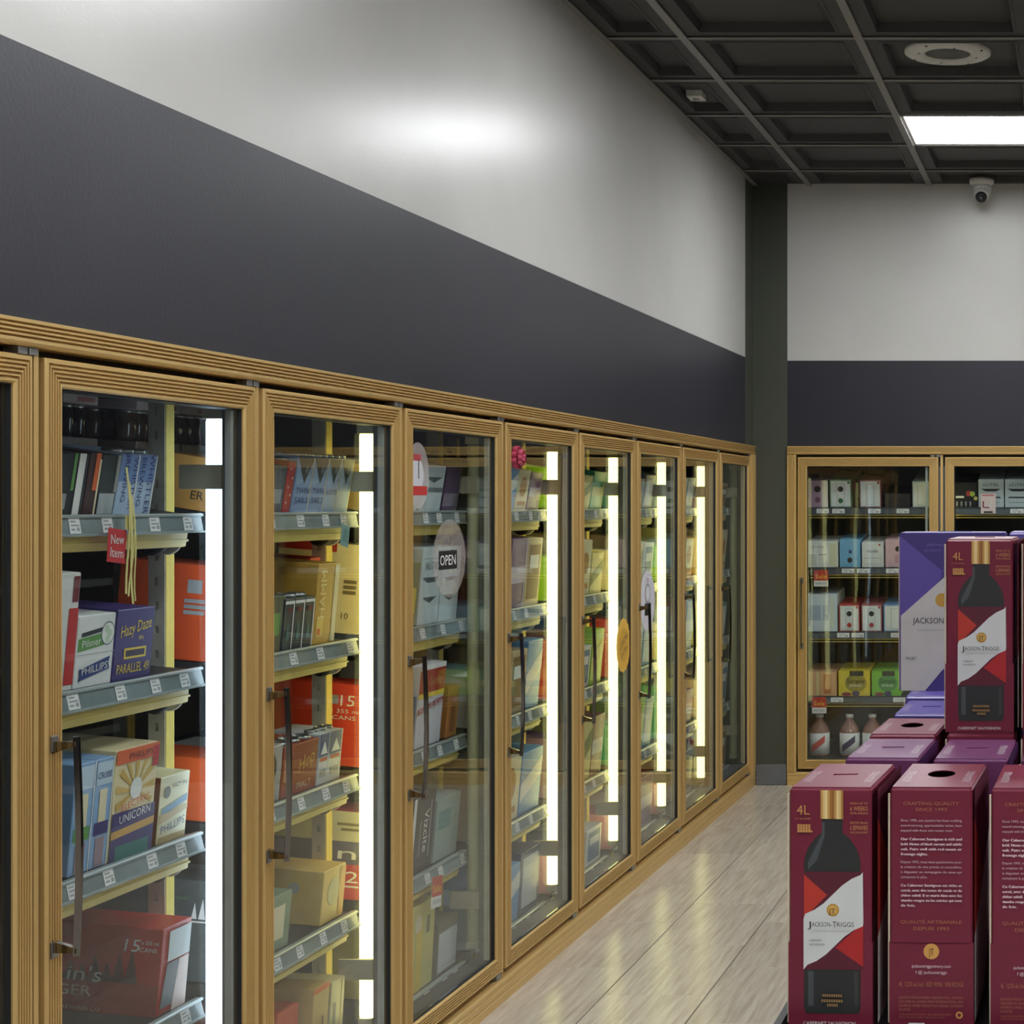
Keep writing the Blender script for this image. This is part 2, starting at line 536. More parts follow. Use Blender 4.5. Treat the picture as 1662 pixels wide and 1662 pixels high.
# small square ceiling sensor
t = thing('ceiling_sensor', 'small square off-white sensor plate on the ceiling tile by the side wall', 'sensor', (-1.575, 7.10, ZC + 0.006))
b = MB(); b.bbox(-0.032, 0.032, -0.045, 0.045, -0.003, 0.026, 'white_plastic', 0.003); b.build('plate', t)
b = MB(); b.lathe([(0, -0.009), (0.01, -0.008), (0.014, -0.003), (0.0, -0.003)], 'steel', 16, o=(0.0, 0.0, 0)); b.build('button', t)
b = MB(); b.box(-0.02, 0.02, 0.022, 0.03, -0.0038, -0.0028, 'tag_ink'); b.build('slot', t)

# turret security camera
t = thing('security_camera', 'white turret security camera hanging from the ceiling by the back wall', 'camera', (-0.512, 8.84, ZC))
b = MB(); b.lathe([(0.0, 0.0), (0.062, 0.0), (0.064, -0.012), (0.058, -0.026), (0.040, -0.034), (0.0, -0.034)], 'white_plastic', 36); b.build('base', t)
b = MB()
b.lathe([(0.0, -0.028), (0.046, -0.030), (0.050, -0.045), (0.046, -0.075), (0.036, -0.088), (0.0, -0.094)], 'white_plastic', 32); b.build('housing', t)
ball = MB(); pr = []
for k in range(13):
    a = -math.pi / 2 + math.pi * k / 12
    pr.append((0.042 * math.cos(a), 0.042 * math.sin(a)))
ball.lathe(pr, 'white_plastic', 28); eye = ball.build('eyeball', t, (0, -0.016, -0.078), (R(-52), 0, 0))
b = MB(); b.lathe([(0, -0.046), (0.022, -0.045), (0.028, -0.040), (0.030, -0.030), (0.0, -0.030)], 'black_plastic', 28); b.build('faceplate', eye)
b = MB(); b.lathe([(0, -0.050), (0.008, -0.049), (0.010, -0.044), (0.0, -0.044)], mat('lens_glass', (70, 74, 80), rough=0.08), 18); b.build('lens', eye)

# ------------------------------------------------------------------ glass door coolers
PITCH, DW = 0.76, 0.725
DZ0, DZ1 = 0.082, 1.692
class Cooler:
    def __init__(s, ox, oy, rz):
        s.ox, s.oy, s.rz = ox, oy, rz
    def w(s, x, y, z):
        if s.rz: return (s.ox - y, s.oy + x, z)
        return (s.ox + x, s.oy + y, z)
LEFT = Cooler(-1.698, 2.0, R(90)); LEFT.x0 = 0.094
BACK = Cooler(-1.523, 8.99, 0.0); BACK.x0 = 0.053

def rib_profile():
    p = [(0.0, 0.030), (0.0, 0.003), (0.003, 0.0), (0.0080, 0.0)]
    t = 0.0080
    for k in range(5):
        p += [(t + 0.0008, 0.0075), (t + 0.0036, 0.0075), (t + 0.0042, 0.0), (t + 0.0070, 0.0)]
        t += 0.0070
    p += [(0.0445, 0.0), (0.0475, 0.004), (0.0475, 0.030)]
    return p
door_shared = {}
def door_meshes():
    if door_shared: return
    b = MB(); b.ring(rib_profile(), 0, DW, DZ0, DZ1, 'gold'); door_shared['frame'] = b
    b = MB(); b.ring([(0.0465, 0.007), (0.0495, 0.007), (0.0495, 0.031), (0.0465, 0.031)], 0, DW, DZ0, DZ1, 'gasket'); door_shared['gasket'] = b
    b = MB(); b.bbox(DW - 0.068, DW - 0.0565, 0.0185, 0.0315, DZ0 + 0.0505, DZ1 - 0.0505, 'spacer_grey', 0.001); door_shared['spacer'] = b
    b = MB(); b.box(0.050, DW - 0.050, 0.012, 0.018, DZ0 + 0.050, DZ1 - 0.050, 'door_glass'); door_shared['glass'] = b
    b = MB()
    # bowed, tapering pull bar with two wedge standoffs
    secs = []
    for k in range(11):
        q = k / 10.0
        z = 0.706 + q * 0.362
        bow = 0.005 * math.sin(q * math.pi)
        hw = 0.0062 + 0.0012 * math.sin(q * math.pi); hd = 0.0055
        yy = -0.037 - bow
        secs.append([(0.020 - hw, yy + hd * 0.3, z), (0.020 - hw * 0.5, yy - hd, z), (0.020 + hw * 0.5, yy - hd, z), (0.020 + hw, yy + hd * 0.3, z), (0.020, yy + hd, z)])
    vs_ = [p for s_ in secs for p in s_]; fs = [(4, 3, 2, 1, 0), tuple(50 + k for k in range(5))]
    for k in range(10):
        for c in range(5):
            d = (c + 1) % 5
            fs.append((k * 5 + c, k * 5 + d, k * 5 + 5 + d, k * 5 + 5 + c))
    b.add(vs_, fs, 'chrome')
    for z, sgn in ((1.056, -1), (0.716, 1)):
        pr = [(0.0005, z + sgn * 0.016), (0.0005, z - sgn * 0.004), (-0.040, z - sgn * 0.004), (-0.040, z + sgn * 0.003)]
        b.extrude_x(pr, 0.0145, 0.0255, 'chrome')
        b.extrude_x([(0.0005, z - 0.014), (0.0005, z + 0.014), (-0.003, z + 0.012), (-0.003, z - 0.012)], 0.011, 0.029, 'steel')
    door_shared['handle'] = b
    b = MB()
    b.bbox(DW - 0.040, DW - 0.016, -0.001, 0.026, DZ1 + 0.0005, DZ1 + 0.0125, 'steel', 0.001)
    door_shared['hinge'] = b
    b = MB(); b.bbox(DW - 0.010, DW + 0.012, -0.001, 0.026, DZ1 + 0.0005, DZ1 + 0.0125, 'steel', 0.001); door_shared['hinge2'] = b
    b = MB(); b.bbox(DW - 0.050, DW - 0.010, 0.0, 0.026, DZ0 - 0.0150, DZ0 - 0.0005, 'steel', 0.001); door_shared['pivot'] = b
def mesh_of(name, key, parent, loc):
    v = door_shared[key]
    if isinstance(v, MB):
        o = v.build(name, parent, loc); door_shared[key] = o.data
        return o
    return obj(name, v, parent, loc)

def make_cooler(c, n, L, name, label, lights, z1=HEAD):
    door_meshes()
    root = thing(name, label, 'display cooler', (c.ox, c.oy, 0), (0, 0, c.rz))
    jl = c.x0 - 0.008
    xe = c.x0 + (n - 1) * PITCH + DW
    prof = [(0.05, 1.705), (-0.004, 1.705), (-0.009, 1.707), (-0.012, 1.711), (-0.012, 1.7165)]
    z = 1.7165
    for k in range(4):
        prof += [(-0.0035, z + 0.0008), (-0.0035, z + 0.0034), (-0.012, z + 0.0042), (-0.012, z + 0.0072)]
        z += 0.0072
    prof += [(-0.012, z1), (0.05, z1)]
    b = MB(); b.extrude_x(prof, 0, L, 'gold'); b.build('header', root)
    prof = [(0.05, 0.0), (-0.012, 0.0), (-0.012, 0.022), (-0.009, 0.024), (-0.009, 0.027), (-0.012, 0.029), (-0.012, 0.044), (-0.009, 0.046), (-0.009, 0.049),
            (-0.012, 0.051), (-0.012, 0.060), (-0.006, 0.066), (0.05, 0.066)]
    b = MB(); b.extrude_x(prof, 0, L, 'gold'); b.build('sill', root)
    def jamb(x0, x1):
        p = [(x0, 0.05), (x0, -0.012)]
        k = x0 + 0.008
        while k + 0.008 < x1:
            p += [(k, -0.012), (k + 0.0006, -0.0050), (k + 0.0034, -0.0050), (k + 0.0042, -0.012)]; k += 0.0078
        p += [(x1, -0.012), (x1, 0.05)]
        b = MB(); b.extrude_z(p, 0.0665, 1.7045, 'gold'); b.build('jamb', root)
    jamb(0, jl); jamb(xe + 0.008, L)
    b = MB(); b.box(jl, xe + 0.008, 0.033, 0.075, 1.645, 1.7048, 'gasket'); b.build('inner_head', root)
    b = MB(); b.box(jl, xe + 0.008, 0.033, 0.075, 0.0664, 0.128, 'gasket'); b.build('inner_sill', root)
    b = MB(); b.box(-0.03, 0.030, 0.033, 0.064, 0.129, 1.644, 'mullion_grey'); b.box(-0.0065, 0.0065, 0.006, 0.033, 0.0725, 1.7045, 'gold')
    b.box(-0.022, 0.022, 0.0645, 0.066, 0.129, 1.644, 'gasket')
    mm = None
    for k in range(n - 1):
        x = c.x0 + k * PITCH + DW + 0.0175
        if mm is None: mm = b.build('mullion', root, (x, 0, 0)).data
        else: obj('mullion', mm, root, (x, 0, 0))
    doors = []
    for k in range(n):
        x = c.x0 + k * PITCH
        d = mesh_of('door', 'frame', root, (x, 0, 0))
        mesh_of('gasket', 'gasket', d, (0, 0, 0)); mesh_of('spacer', 'spacer', d, (0, 0, 0)); mesh_of('glass_pane', 'glass', d, (0, 0, 0))
        mesh_of('handle', 'handle', d, (0, 0, 0)); mesh_of('hinge', 'hinge', d, (0, 0, 0)); mesh_of('hinge', 'hinge2', d, (0, 0, 0)); mesh_of('pivot', 'pivot', d, (0, 0, 0))
        doors.append(d)
    # vertical lamps on the inner side of the mullions
    for k in range(n):
        x = c.x0 + k * PITCH + DW + 0.008
        lm = lights[k]
        if lm is None: continue
        b = MB(); b.lathe([(0.0, 0.172), (0.017, 0.172), (0.019, 0.176), (0.019, 1.622), (0.017, 1.626), (0, 1.626)], lm, 20)
        lo = b.build('light_tube', root, (x, 0.0865, 0))
        b = MB(); b.box(-0.02, 0.02, -0.02, 0.019, 1.6265, 1.656, 'lamp_cap'); b.build('end_cap', lo)
        b = MB(); b.box(-0.016, 0.016, -0.017, 0.017, 0.150, 0.1715, 'lamp_cap'); b.build('end_cap', lo)
        for zz in (1.482, 0.272):
            b = MB(); b.box(-0.032, -0.0205, -0.026, 0.060, zz, zz + 0.05, 'bracket_grey'); b.build('bracket', lo)
    return root, doors

WARM, COOL, OFF = 'tube_warm', 'tube_cool', 'tube_off'
left_root, left_doors = make_cooler(LEFT, 9, 6.99, 'display_cooler', 'long gold framed walk-in cooler front with nine glass doors along the aisle',
                                    [None, COOL, WARM, OFF, WARM, WARM, WARM, WARM, OFF])
back_root, back_doors = make_cooler(BACK, 3, 2.39, 'display_cooler', 'gold framed glass door cooler built into the back wall',
                                    [WARM, OFF, OFF])

# ------------------------------------------------------------------ shelving racks
SHELF_Z = [1.560, 1.427, 1.114, 0.778, 0.440, 0.116]
SHELF_N = ['topmost', 'upper', 'second', 'third', 'fourth', 'bottom']
TILT = [3.0, 9.0, 5.0, 5.0, 5.0, 3.0]
chan = {}
def tag_mesh(kx=1.0, kz=1.0):
    b = MB(); b.box(-0.017, 0.017, -0.0008, 0, -0.014, 0.014, 'tag_white')
    for (a, c_, e, f) in ((-0.013, 0.004, 0.006, 0.009), (-0.013, 0.013, -0.001, 0.002), (-0.013, -0.001, -0.009, -0.005), (0.004, 0.013, -0.010, -0.003)):
        b.add([(a, -0.0011, e), (c_, -0.0011, e), (c_, -0.0011, f), (a, -0.0011, f)], [(0, 1, 2, 3)], 'tag_ink')
    b.v = [(x * kx, y, z * kz) for x, y, z in b.v]
    return b
def make_rack(c, bay, label, ntags=3, shelves=range(6), length=0.655, front=0.100, depth=0.62, tilt=True, seed=0, rear=False):
    xb = c.x0 + (bay - 1) * PITCH
    root = thing('shelving_rack', label, 'shelving rack', c.w(xb, 0, 0), (0, 0, c.rz))
    rr = random.Random(100 + seed)
    # slotted posts: the far front one and the two rear ones
    if 'post' not in chan:
        b = MB()
        b.box(-0.008, 0.017, -0.017, 0.017, 0.001, 1.70, 'post_grey')
        for y0, y1 in ((-0.017, -0.004), (0.004, 0.017)):
            b.box(-0.017, -0.008, y0, y1, 0.001, 1.70, 'post_grey')
        z = 0.001
        while z < 1.69:                       # webs between the open slots
            b.box(-0.017, -0.008, -0.004, 0.004, z, min(z + 0.034, 1.70), 'post_grey'); z += 0.05
        for k in range(5):
            b.box(-0.0155 + k * 0.0066, -0.0155 + k * 0.0066 + 0.0044, -0.0195, -0.017, 0.001, 1.70, 'lip_and_lit_post_yellow')  # aisle face ribs, coloured yellow for the lamp light falling on them
        chan['post'] = b
    def part(key, name, loc, par=root, rot=None):
        v = chan[key]
        if isinstance(v, MB):
            o = v.build(name, par, loc, rot); chan[key] = o.data; return o
        return obj(name, v, par, loc, rot)
    part('post', 'post', (DW + 0.0175, front + 0.105, 0))
    part('post', 'post', (DW + 0.0175, front + 0.60, 0))
    for s in shelves:
        z = SHELF_Z[s]; tl = R(TILT[s]) if tilt else 0.0
        key = ('deck', length, depth, c is LEFT)
        if key not in chan:
            b = MB()
            b.box(0, length, 0.014, depth, -0.022, -0.001, 'deck_black')
            lz = -0.064 if c is LEFT else -0.040
            b.bbox(0, length - 0.03, 0.006, 0.0138, lz, -0.006, 'lip_and_lit_post_yellow', 0.002)
            b.box(0, length - 0.03, 0.003, 0.006, -0.052, -0.048, 'lip_and_lit_post_yellow')
            for xx in (0.004, length - 0.010):
                b.box(xx, xx + 0.006, 0.03, depth - 0.03, -0.04, -0.022, 'deck_black')
            chan[key] = b
            b = MB()      # price channel: tilted clear ticket moulding with two lips
            b.extrude_x([(0.012, 0.031), (0.000, 0.033), (-0.004, 0.031), (-0.0035, 0.0275), (0.001, 0.0275), (-0.0085, -0.001), (-0.013, -0.001), (-0.0135, -0.0045),
                         (-0.008, -0.005), (0.006, 0.026), (0.012, 0.026)], 0, length, 'channel_grey' if c is LEFT else 'channel_dark')
            b.extrude_x([(0.0005, 0.0272), (-0.0082, -0.0005), (-0.0086, -0.0004), (0.0000, 0.0272)], 0.002, length - 0.002, 'channel_clear' if c is LEFT else 'channel_dark')
            b.v = [(x, y, zz - 0.027) for x, y, zz in b.v]
            chan[('chan', length, c is LEFT)] = b
            b = MB()      # rounded end bracket
            b.lathe([(0.0, -0.004), (0.030, -0.004), (0.032, 0.0), (0.030, 0.004), (0.0, 0.004)], 'lamp_cap', 20, axis='x'); chan['cap'] = b
            b = MB(); b.lathe([(0.0, -0.01), (0.026, -0.01), (0.030, 0.0), (0.026, 0.012), (0.0, 0.012)], 'deck_black', 16, axis='x'); chan['roll'] = b
            chan['tag'] = tag_mesh(); chan['wtag'] = tag_mesh(1.9, 0.85)
        sh = part(key, 'shelf', (0.045, front + (0.17 if s == 0 else 0.0), z), root, (tl, 0, 0))
        part(('chan', length, c is LEFT), 'price_channel', (0, 0, 0), sh)
        if s in (1, 2, 3, 4) and c is LEFT:
            part('cap', 'bracket', (length - 0.018, 0.052, -0.056), sh)
            part('roll', 'roller', (length - 0.075, 0.050, -0.058), sh)
        if s == 0: continue
        xs_ = sorted(rr.uniform(0.05, length - 0.05) for _ in range(ntags)) if c is not LEFT else [length * (k + 0.5) / ntags + rr.uniform(-0.03, 0.03) for k in range(ntags)]
        for xx in xs_:
            part('tag' if c is LEFT else 'wtag', 'price_tag', (xx, -0.0046, -0.0135), sh, (R(-17.5), 0, R(rr.uniform(-2, 2))))
    return root
def bayname(b): return '%s bay from green corner' % ORD[10 - b]
for bay in range(2, 10):
    make_rack(LEFT, bay, 'black shelving rack with posts tinted lamp yellow inside the %s' % bayname(bay), ntags=5, seed=bay, shelves=range(6) if bay < 4 else range(1, 6))
for bay in (1, 2, 3):
    make_rack(BACK, bay, 'black shelving rack behind the %s glass door of the back wall cooler' % ORD[bay], ntags=4, shelves=(1, 2, 3, 4, 5), front=0.12, depth=0.6, seed=40 + bay)

# ------------------------------------------------------------------ cartons in the coolers
used_labels = {}
def art(root, w_, d_, h_, shapes):
    """printed artwork and lettering, as two parts of the carton"""
    fc = Faces(w_, d_, h_)
    a = [s for s in shapes if s[0] != 'text']; t = [s for s in shapes if s[0] == 'text']
    if a:
        b = MB(); fc.draw(b, a); b.build('printed_artwork', root)
    if t:
        fc.e = 0.0006 + 0.00015 * len(a)
        b = MB(); fc.draw(b, t); b.build('lettering', root)

def carton(c, bay, shelf, a0, a1, h_, d_, base, shapes=(), desc='', name='beer_carton', cat='beer carton', y=0.022, front=0.100, side=None, tops=0, lift=0.0, rough=0.42, group=None, yaw=0.0, tilt=None):
    """a0..a1: extent along the cooler (metres from the cooler's own origin); desc opens the label"""
    x = (a0 + a1) / 2; w_ = a1 - a0 - 0.003
    tl = R(TILT[shelf])
    h_ = h_ - (0.022 if shelf else 0.0)
    if shelf == 0: front += 0.17
    loc = c.w(x, front + y * math.cos(tl) , SHELF_Z[shelf] + y * math.sin(tl) + lift + 0.0010)
    if c is LEFT:
        lab = '%s, %s shelf, %s' % (desc, SHELF_N[shelf], bayname(bay))
    else:
        lab = '%s, %s shelf, %s door of back cooler' % (desc, SHELF_N[shelf], ORD[bay])
    root = thing(name, lab, cat, loc, (tl, 0, c.rz + R(yaw)), group)
    b = MB(); b.bbox(-w_ / 2, w_ / 2, 0, d_, 0, h_, mat('card_%d_%d_%d' % tuple(base), base, rough=rough, var=0.04), 0.0015)
    b.build('box', root)
    if shapes:
        art(root, w_, d_, h_, shapes)
    if tops:
        n = tops; tm = None
        for k in range(n):
            p = (-w_ / 2 + w_ * (k + 0.5) / n, min(0.034, d_ * 0.3), h_ - 0.002)
            if tm is None:
                r = min(0.027, 0.46 * w_ / n)
                b = MB(); b.lathe([(0.0, 0.004), (r * 0.78, 0.004), (r * 0.84, 0.009), (r * 0.9, 0.009), (r, 0.0), (0, 0)], 'steel', 14); tm = b.build('can_top', root, p).data
            else:
                obj('can_top', tm, root, p)
    return root
WH = ink((226, 226, 222)); DK = ink((38, 36, 40)); YL = ink((226, 196, 70)); GO = ink((206, 160, 84)); RD = ink((186, 44, 40)); NV = ink((44, 62, 120))
GR = ink((96, 150, 74)); PU = ink((66, 52, 110)); OR = ink((214, 100, 48)); CR = ink((226, 214, 178)); TE = ink((62, 118, 116)); LB = ink((146, 182, 216)); MR = ink((110, 32, 40)); BK = ink((24, 24, 26)); GY = ink((150, 152, 154))
def A(Y): return Y - 2.0           # along the aisle -> cooler coordinate

# --- eighth bay from the corner (behind the largest door)
B = 2
def can_tray(bay, y0, y1, n, tint, desc):
    """topmost shelf tray of wrapped cans, standing in for bottles mirrored in the glass"""
    tl = R(TILT[0]); w_ = y1 - y0 - 0.004
    t = thing('can_tray', '%s, topmost shelf, %s' % (desc, bayname(bay)), 'can tray', LEFT.w(A((y0 + y1) / 2), 0.292, SHELF_Z[0] + 0.0016), (tl, 0, LEFT.rz), 'stand-in trays for reflections on the topmost shelf')
    b = MB(); b.bbox(-w_ / 2, w_ / 2, 0, 0.2, 0, 0.022, mat('card_tray', (120, 104, 96), rough=0.5), 0.001); b.build('tray', t)
    r = min(0.033, w_ / n / 2 - 0.001)
    cm = None
    for row in range(2):
        for k in range(n):
            p = (-w_ / 2 + w_ * (k + 0.5) / n, 0.038 + row * 0.07, 0.0222)
            if cm is None:
                b = MB(); b.lathe([(0, 0), (r * 0.8, 0), (r, 0.006), (r, 0.050), (r * 0.80, 0.060)], mat('can_dark_%d' % tint[0], tint, rough=0.16, var=0.3, vscale=60), 18)
                b.lathe([(r * 0.80, 0.060), (r * 0.84, 0.064), (r * 0.78, 0.066), (r * 0.74, 0.062), (0, 0.062)], 'steel', 18)
                cm = b.build('can', t, p).data
            else: obj('can', cm, t, p)
    b = MB(); b.bbox(-w_ / 2, w_ / 2, 0.003, 0.19, 0.0885, 0.108, mat('card_lid', (176, 160, 158), rough=0.5), 0.001); b.build('lid_band', t)
    b = MB(); b.box(-w_ * 0.1, w_ * 0.4, 0.0022, 0.0028, 0.094, 0.103, ink((150, 90, 92))); b.build('print', t)
for y0, y1, q in ((3.02, 3.215, 'farthest from the yellow post'), (3.22, 3.39, 'middle'), (3.395, 3.52, 'nearest the yellow post')):
    can_tray(2, y0, y1, 4 if y1 < 3.5 else 3, (40, 34, 34), 'dark reflection stand-in tray, %s' % q)
carton(LEFT, B, 1, A(3.05), A(3.165), 0.135, 0.13, (38, 40, 42), [('rect', 'F', 0.72, 0, 0.90, 1, WH), ('rect', 'F', 0.1, 0.1, 0.5, 0.35, GY), ('rect', 'F', 0.58, 0.4, 0.66, 1, GR)], 'black can pack with white upright stripe', 'can_pack', 'can pack')
carton(LEFT, B, 1, A(3.165), A(3.205), 0.137, 0.12, (58, 30, 26), [('rect', 'F', 0.5, 0.4, 0.9, 1, OR), ('rect', 'F', 0.86, 0, 1, 0.9, CR)], 'slim brown and orange can pack', 'can_pack', 'can pack')
carton(LEFT, B, 1, A(3.205), A(3.268), 0.135, 0.12, (36, 44, 38), [('rect', 'F', 0.08, 0.02, 0.92, 0.36, ink((170, 176, 180))), ('rect', 'F', 0.82, 0.38, 0.98, 1, ink((150, 152, 146)))], 'dark green can pack with grey label panel', 'can_pack', 'can pack')
carton(LEFT, B, 1, A(3.268), A(3.395), 0.138, 0.12, (170, 190, 216), [('rect', 'F', 0, 0.55, 1, 1, ink((112, 140, 190))), ('rect', 'F', 0.47, 0, 0.50, 1, WH), ('rect', 'F', 0.97, 0, 1, 1, WH),
       ('text', 'F', 'WHISTLER', 0.40, 0.52, 0.13, NV, {'rot': -90}), ('text', 'F', 'BREWING', 0.62, 0.55, 0.13, NV, {'rot': -90}), ('text', 'F', 'WHISTLER', 0.86, 0.52, 0.15, NV, {'rot': -90}), ('text', 'F', 'BREWING', 0.16, 0.62, 0.13, NV, {'rot': -90})],
       'pale blue can pack with blue upright lettering', 'can_pack', 'can pack', tops=3)
carton(LEFT, B, 2, A(3.06), A(3.136), 0.235, 0.24, (214, 214, 210), [('rect', 'F', 0.6, 0.05, 1, 0.7, RD), ('rect', 'F', 0.7, 0.75, 0.95, 0.97, MR)], 'tall white and red beer carton')
carton(LEFT, B, 2, A(3.138), A(3.262), 0.155, 0.20, (222, 223, 222), [('poly', 'F', [(0.03, 0.50), (0.72, 0.56), (0.72, 0.74), (0.03, 0.68)], GR), ('poly', 'F', [(0.1, 0.70), (0.7, 0.76), (0.7, 0.82), (0.1, 0.76)], DK),
       ('disc', 'F', 0.80, 0.72, 0.185, ink((96, 108, 120))), ('disc', 'F', 0.80, 0.72, 0.165, WH), ('disc', 'F', 0.76, 0.78, 0.06, ink((190, 206, 180))), ('disc', 'F', 0.84, 0.72, 0.06, ink((190, 206, 180))), ('disc', 'F', 0.79, 0.64, 0.06, ink((190, 206, 180))),
       ('rect', 'F', 0, 0.455, 1, 0.465, GY), ('poly', 'F', [(0.08, 0.10), (0.12, 0.17), (0.09, 0.26), (0.9, 0.40), (0.86, 0.31), (0.9, 0.22)], NV),
       ('text', 'F', 'Pilsner', 0.36, 0.62, 0.10, WH, {'w': 0.5, 'rot': 3}), ('text', 'F', 'PHILLIPS', 0.49, 0.255, 0.10, WH, {'w': 0.68, 'rot': 5})], 'white beer carton with green banner and blue ribbon')
carton(LEFT, B, 2, A(3.264), A(3.40), 0.158, 0.20, (70, 56, 116), [('rect', 'F', 0.24, 0.30, 0.82, 0.45, YL), ('rect', 'F', 0.28, 0.33, 0.78, 0.42, ink((60, 46, 70))),
       ('text', 'F', 'Hazy Daze', 0.5, 0.74, 0.16, YL, {'w': 0.8, 'rot': 8, 'shear': 0.2}), ('text', 'F', 'IPA', 0.66, 0.58, 0.06, YL), ('text', 'F', 'PARALLEL 49', 0.5, 0.17, 0.13, YL, {'w': 0.84})], 'purple beer carton with yellow script')
carton(LEFT, B, 2, A(3.10), A(3.42), 0.24, 0.22, (96, 38, 34), [('rect', 'F', 0.2, 0.62, 0.32, 0.74, GY)], 'dark red beer carton at the back', y=0.30)
for k, (y0, y1) in enumerate(((3.12, 3.185), (3.185, 3.245))):
    sh = [('rect', 'F', 0.05, 0.76, 0.95, 0.97, ink((190, 208, 224))), ('rect', 'F', 0.3, 0.42, 0.72, 0.72, CR), ('rect', 'F', 0.1, 0.30, 0.9, 0.42, GR if k == 0 else PU), ('rect', 'F', 0.25, 0.02, 0.75, 0.28, ink((150, 128, 140))), ('rect', 'F', 0.95, 0, 1, 1, WH)]
    if k: sh.append(('text', 'F', 'CRUISE', 0.5, 0.85, 0.06, NV, {'w': 0.8}))
    carton(LEFT, B, 3, A(y0), A(y1), 0.225, 0.16, (138, 172, 210), sh, 'light blue can box with %s band' % ('green' if k == 0 else 'purple'), 'can_box', 'can box')
rays = []
for k in range(9):
    a0 = R(-30 + k * 28); a1 = a0 + R(12)
    rays.append(('poly', 'F', [(0.5, 0.60), (0.5 + 0.46 * math.cos(a0), min(0.86, max(0.45, 0.60 + 0.35 * math.sin(a0)))), (0.5 + 0.46 * math.cos(a1), min(0.86, max(0.45, 0.60 + 0.35 * math.sin(a1))))], ink((206, 170, 84))))
carton(LEFT, B, 3, A(3.248), A(3.40), 0.232, 0.22, (228, 212, 168), rays + [('rect', 'F', 0, 0.87, 1, 1, OR), ('rect', 'F', 0.86, 0.78, 1, 0.97, RD), ('rect', 'F', 0, 0.0, 1, 0.435, PU), ('poly', 'F', [(0, 0.20), (1, 0.24), (1, 0.31), (0, 0.27)], GO),
       ('rect', 'F', 0.12, 0.0, 0.9, 0.13, TE), ('disc', 'F', 0.5, 0.62, 0.14, WH),
       ('text', 'F', 'PHILLIPS', 0.56, 0.93, 0.055, MR, {'w': 0.55}), ('text', 'F', 'ELECTRIC', 0.5, 0.495, 0.065, OR, {'w': 0.66, 'rot': 6}), ('text', 'F', 'UNICORN', 0.5, 0.385, 0.075, WH, {'w': 0.72, 'rot': 4})], 'yellow sunburst beer carton with orange top band')
carton(LEFT, B, 3, A(3.418), A(3.532), 0.155, 0.20, (222, 212, 168), [('poly', 'F', [(0.1, 0.42), (0.95, 0.55), (0.95, 0.66), (0.1, 0.52)], ink((110, 150, 180))), ('disc', 'F', 0.24, 0.76, 0.11, ink((110, 112, 104))), ('rect', 'F', 0.04, 0.0, 0.96, 0.10, ink((176, 150, 100))),
       ('poly', 'F', [(0.02, 0.30), (0.98, 0.42), (0.98, 0.50), (0.02, 0.44)], ink((196, 170, 120))), ('rect', 'L', 0, 0, 1, 1, ink((122, 70, 44))),
       ('text', 'F', 'HAZY IPA', 0.64, 0.84, 0.07, ink((110, 112, 96)), {'w': 0.5}), ('text', 'F', 'PHILLIPS', 0.5, 0.24, 0.12, NV, {'w': 0.8, 'rot': 6})], 'short cream beer carton with blue waves')
trees = []
for k, (u, hh) in enumerate(((0.44, 0.20), (0.50, 0.28), (0.56, 0.24), (0.62, 0.18), (0.68, 0.30), (0.74, 0.22), (0.80, 0.34), (0.86, 0.40), (0.30, 0.16), (0.36, 0.24))):
    trees.append(('poly', 'L', [(u - 0.035, 0.36), (u + 0.035, 0.36), (u, 0.36 + hh)], ink((74, 34, 32))))
carton(LEFT, B, 4, A(3.42), A(3.532), 0.195, 0.40, (176, 40, 34), trees + [('rect', 'L', 0.0, 0.0, 1.0, 0.36, ink((150, 44, 38))), ('rect', 'F', 0.2, 0.60, 0.96, 0.95, ink((196, 206, 208))), ('poly', 'F', [(0.05, 0.08), (0.5, 0.08), (0.62, 0.58), (0.2, 0.58)], ink((80, 84, 92))),
       ('poly', 'F', [(0.45, 0.0), (0.95, 0.0), (0.95, 0.58), (0.62, 0.58)], ink((220, 196, 190))),
       ('text', 'L', '15', 0.855, 0.80, 0.14, WH, {'w': 0.075, 'shear': 0.15}), ('text', 'L', 'x 355 ml', 0.945, 0.84, 0.045, WH, {'w': 0.085}), ('text', 'L', 'CANS', 0.94, 0.76, 0.05, WH, {'w': 0.085}),
       ('text', 'L', "in's", 0.72, 0.44, 0.17, WH, {'w': 0.17, 'shear': 0.15, 'al': 'R'}), ('text', 'L', 'LAGER', 0.68, 0.25, 0.12, CR, {'w': 0.28, 'al': 'R'}), ('text', 'L', 'THE BREWING CO', 0.73, 0.05, 0.04, CR, {'w': 0.28, 'al': 'R'})], 'large red can case with dark tree silhouettes')
carton(LEFT, B, 4, A(2.96), A(3.12), 0.16, 0.3, (52, 52, 50), [('rect', 'F', 0.1, 0.3, 0.9, 0.6, GY)], 'charcoal can case', 'can_case', 'can case', y=0.06)
carton(LEFT, B, 5, A(3.0), A(3.3), 0.20, 0.34, (120, 64, 40), [('rect', 'F', 0.1, 0.3, 0.9, 0.7, CR)], 'brown can case with cream panel', 'can_case', 'can case')

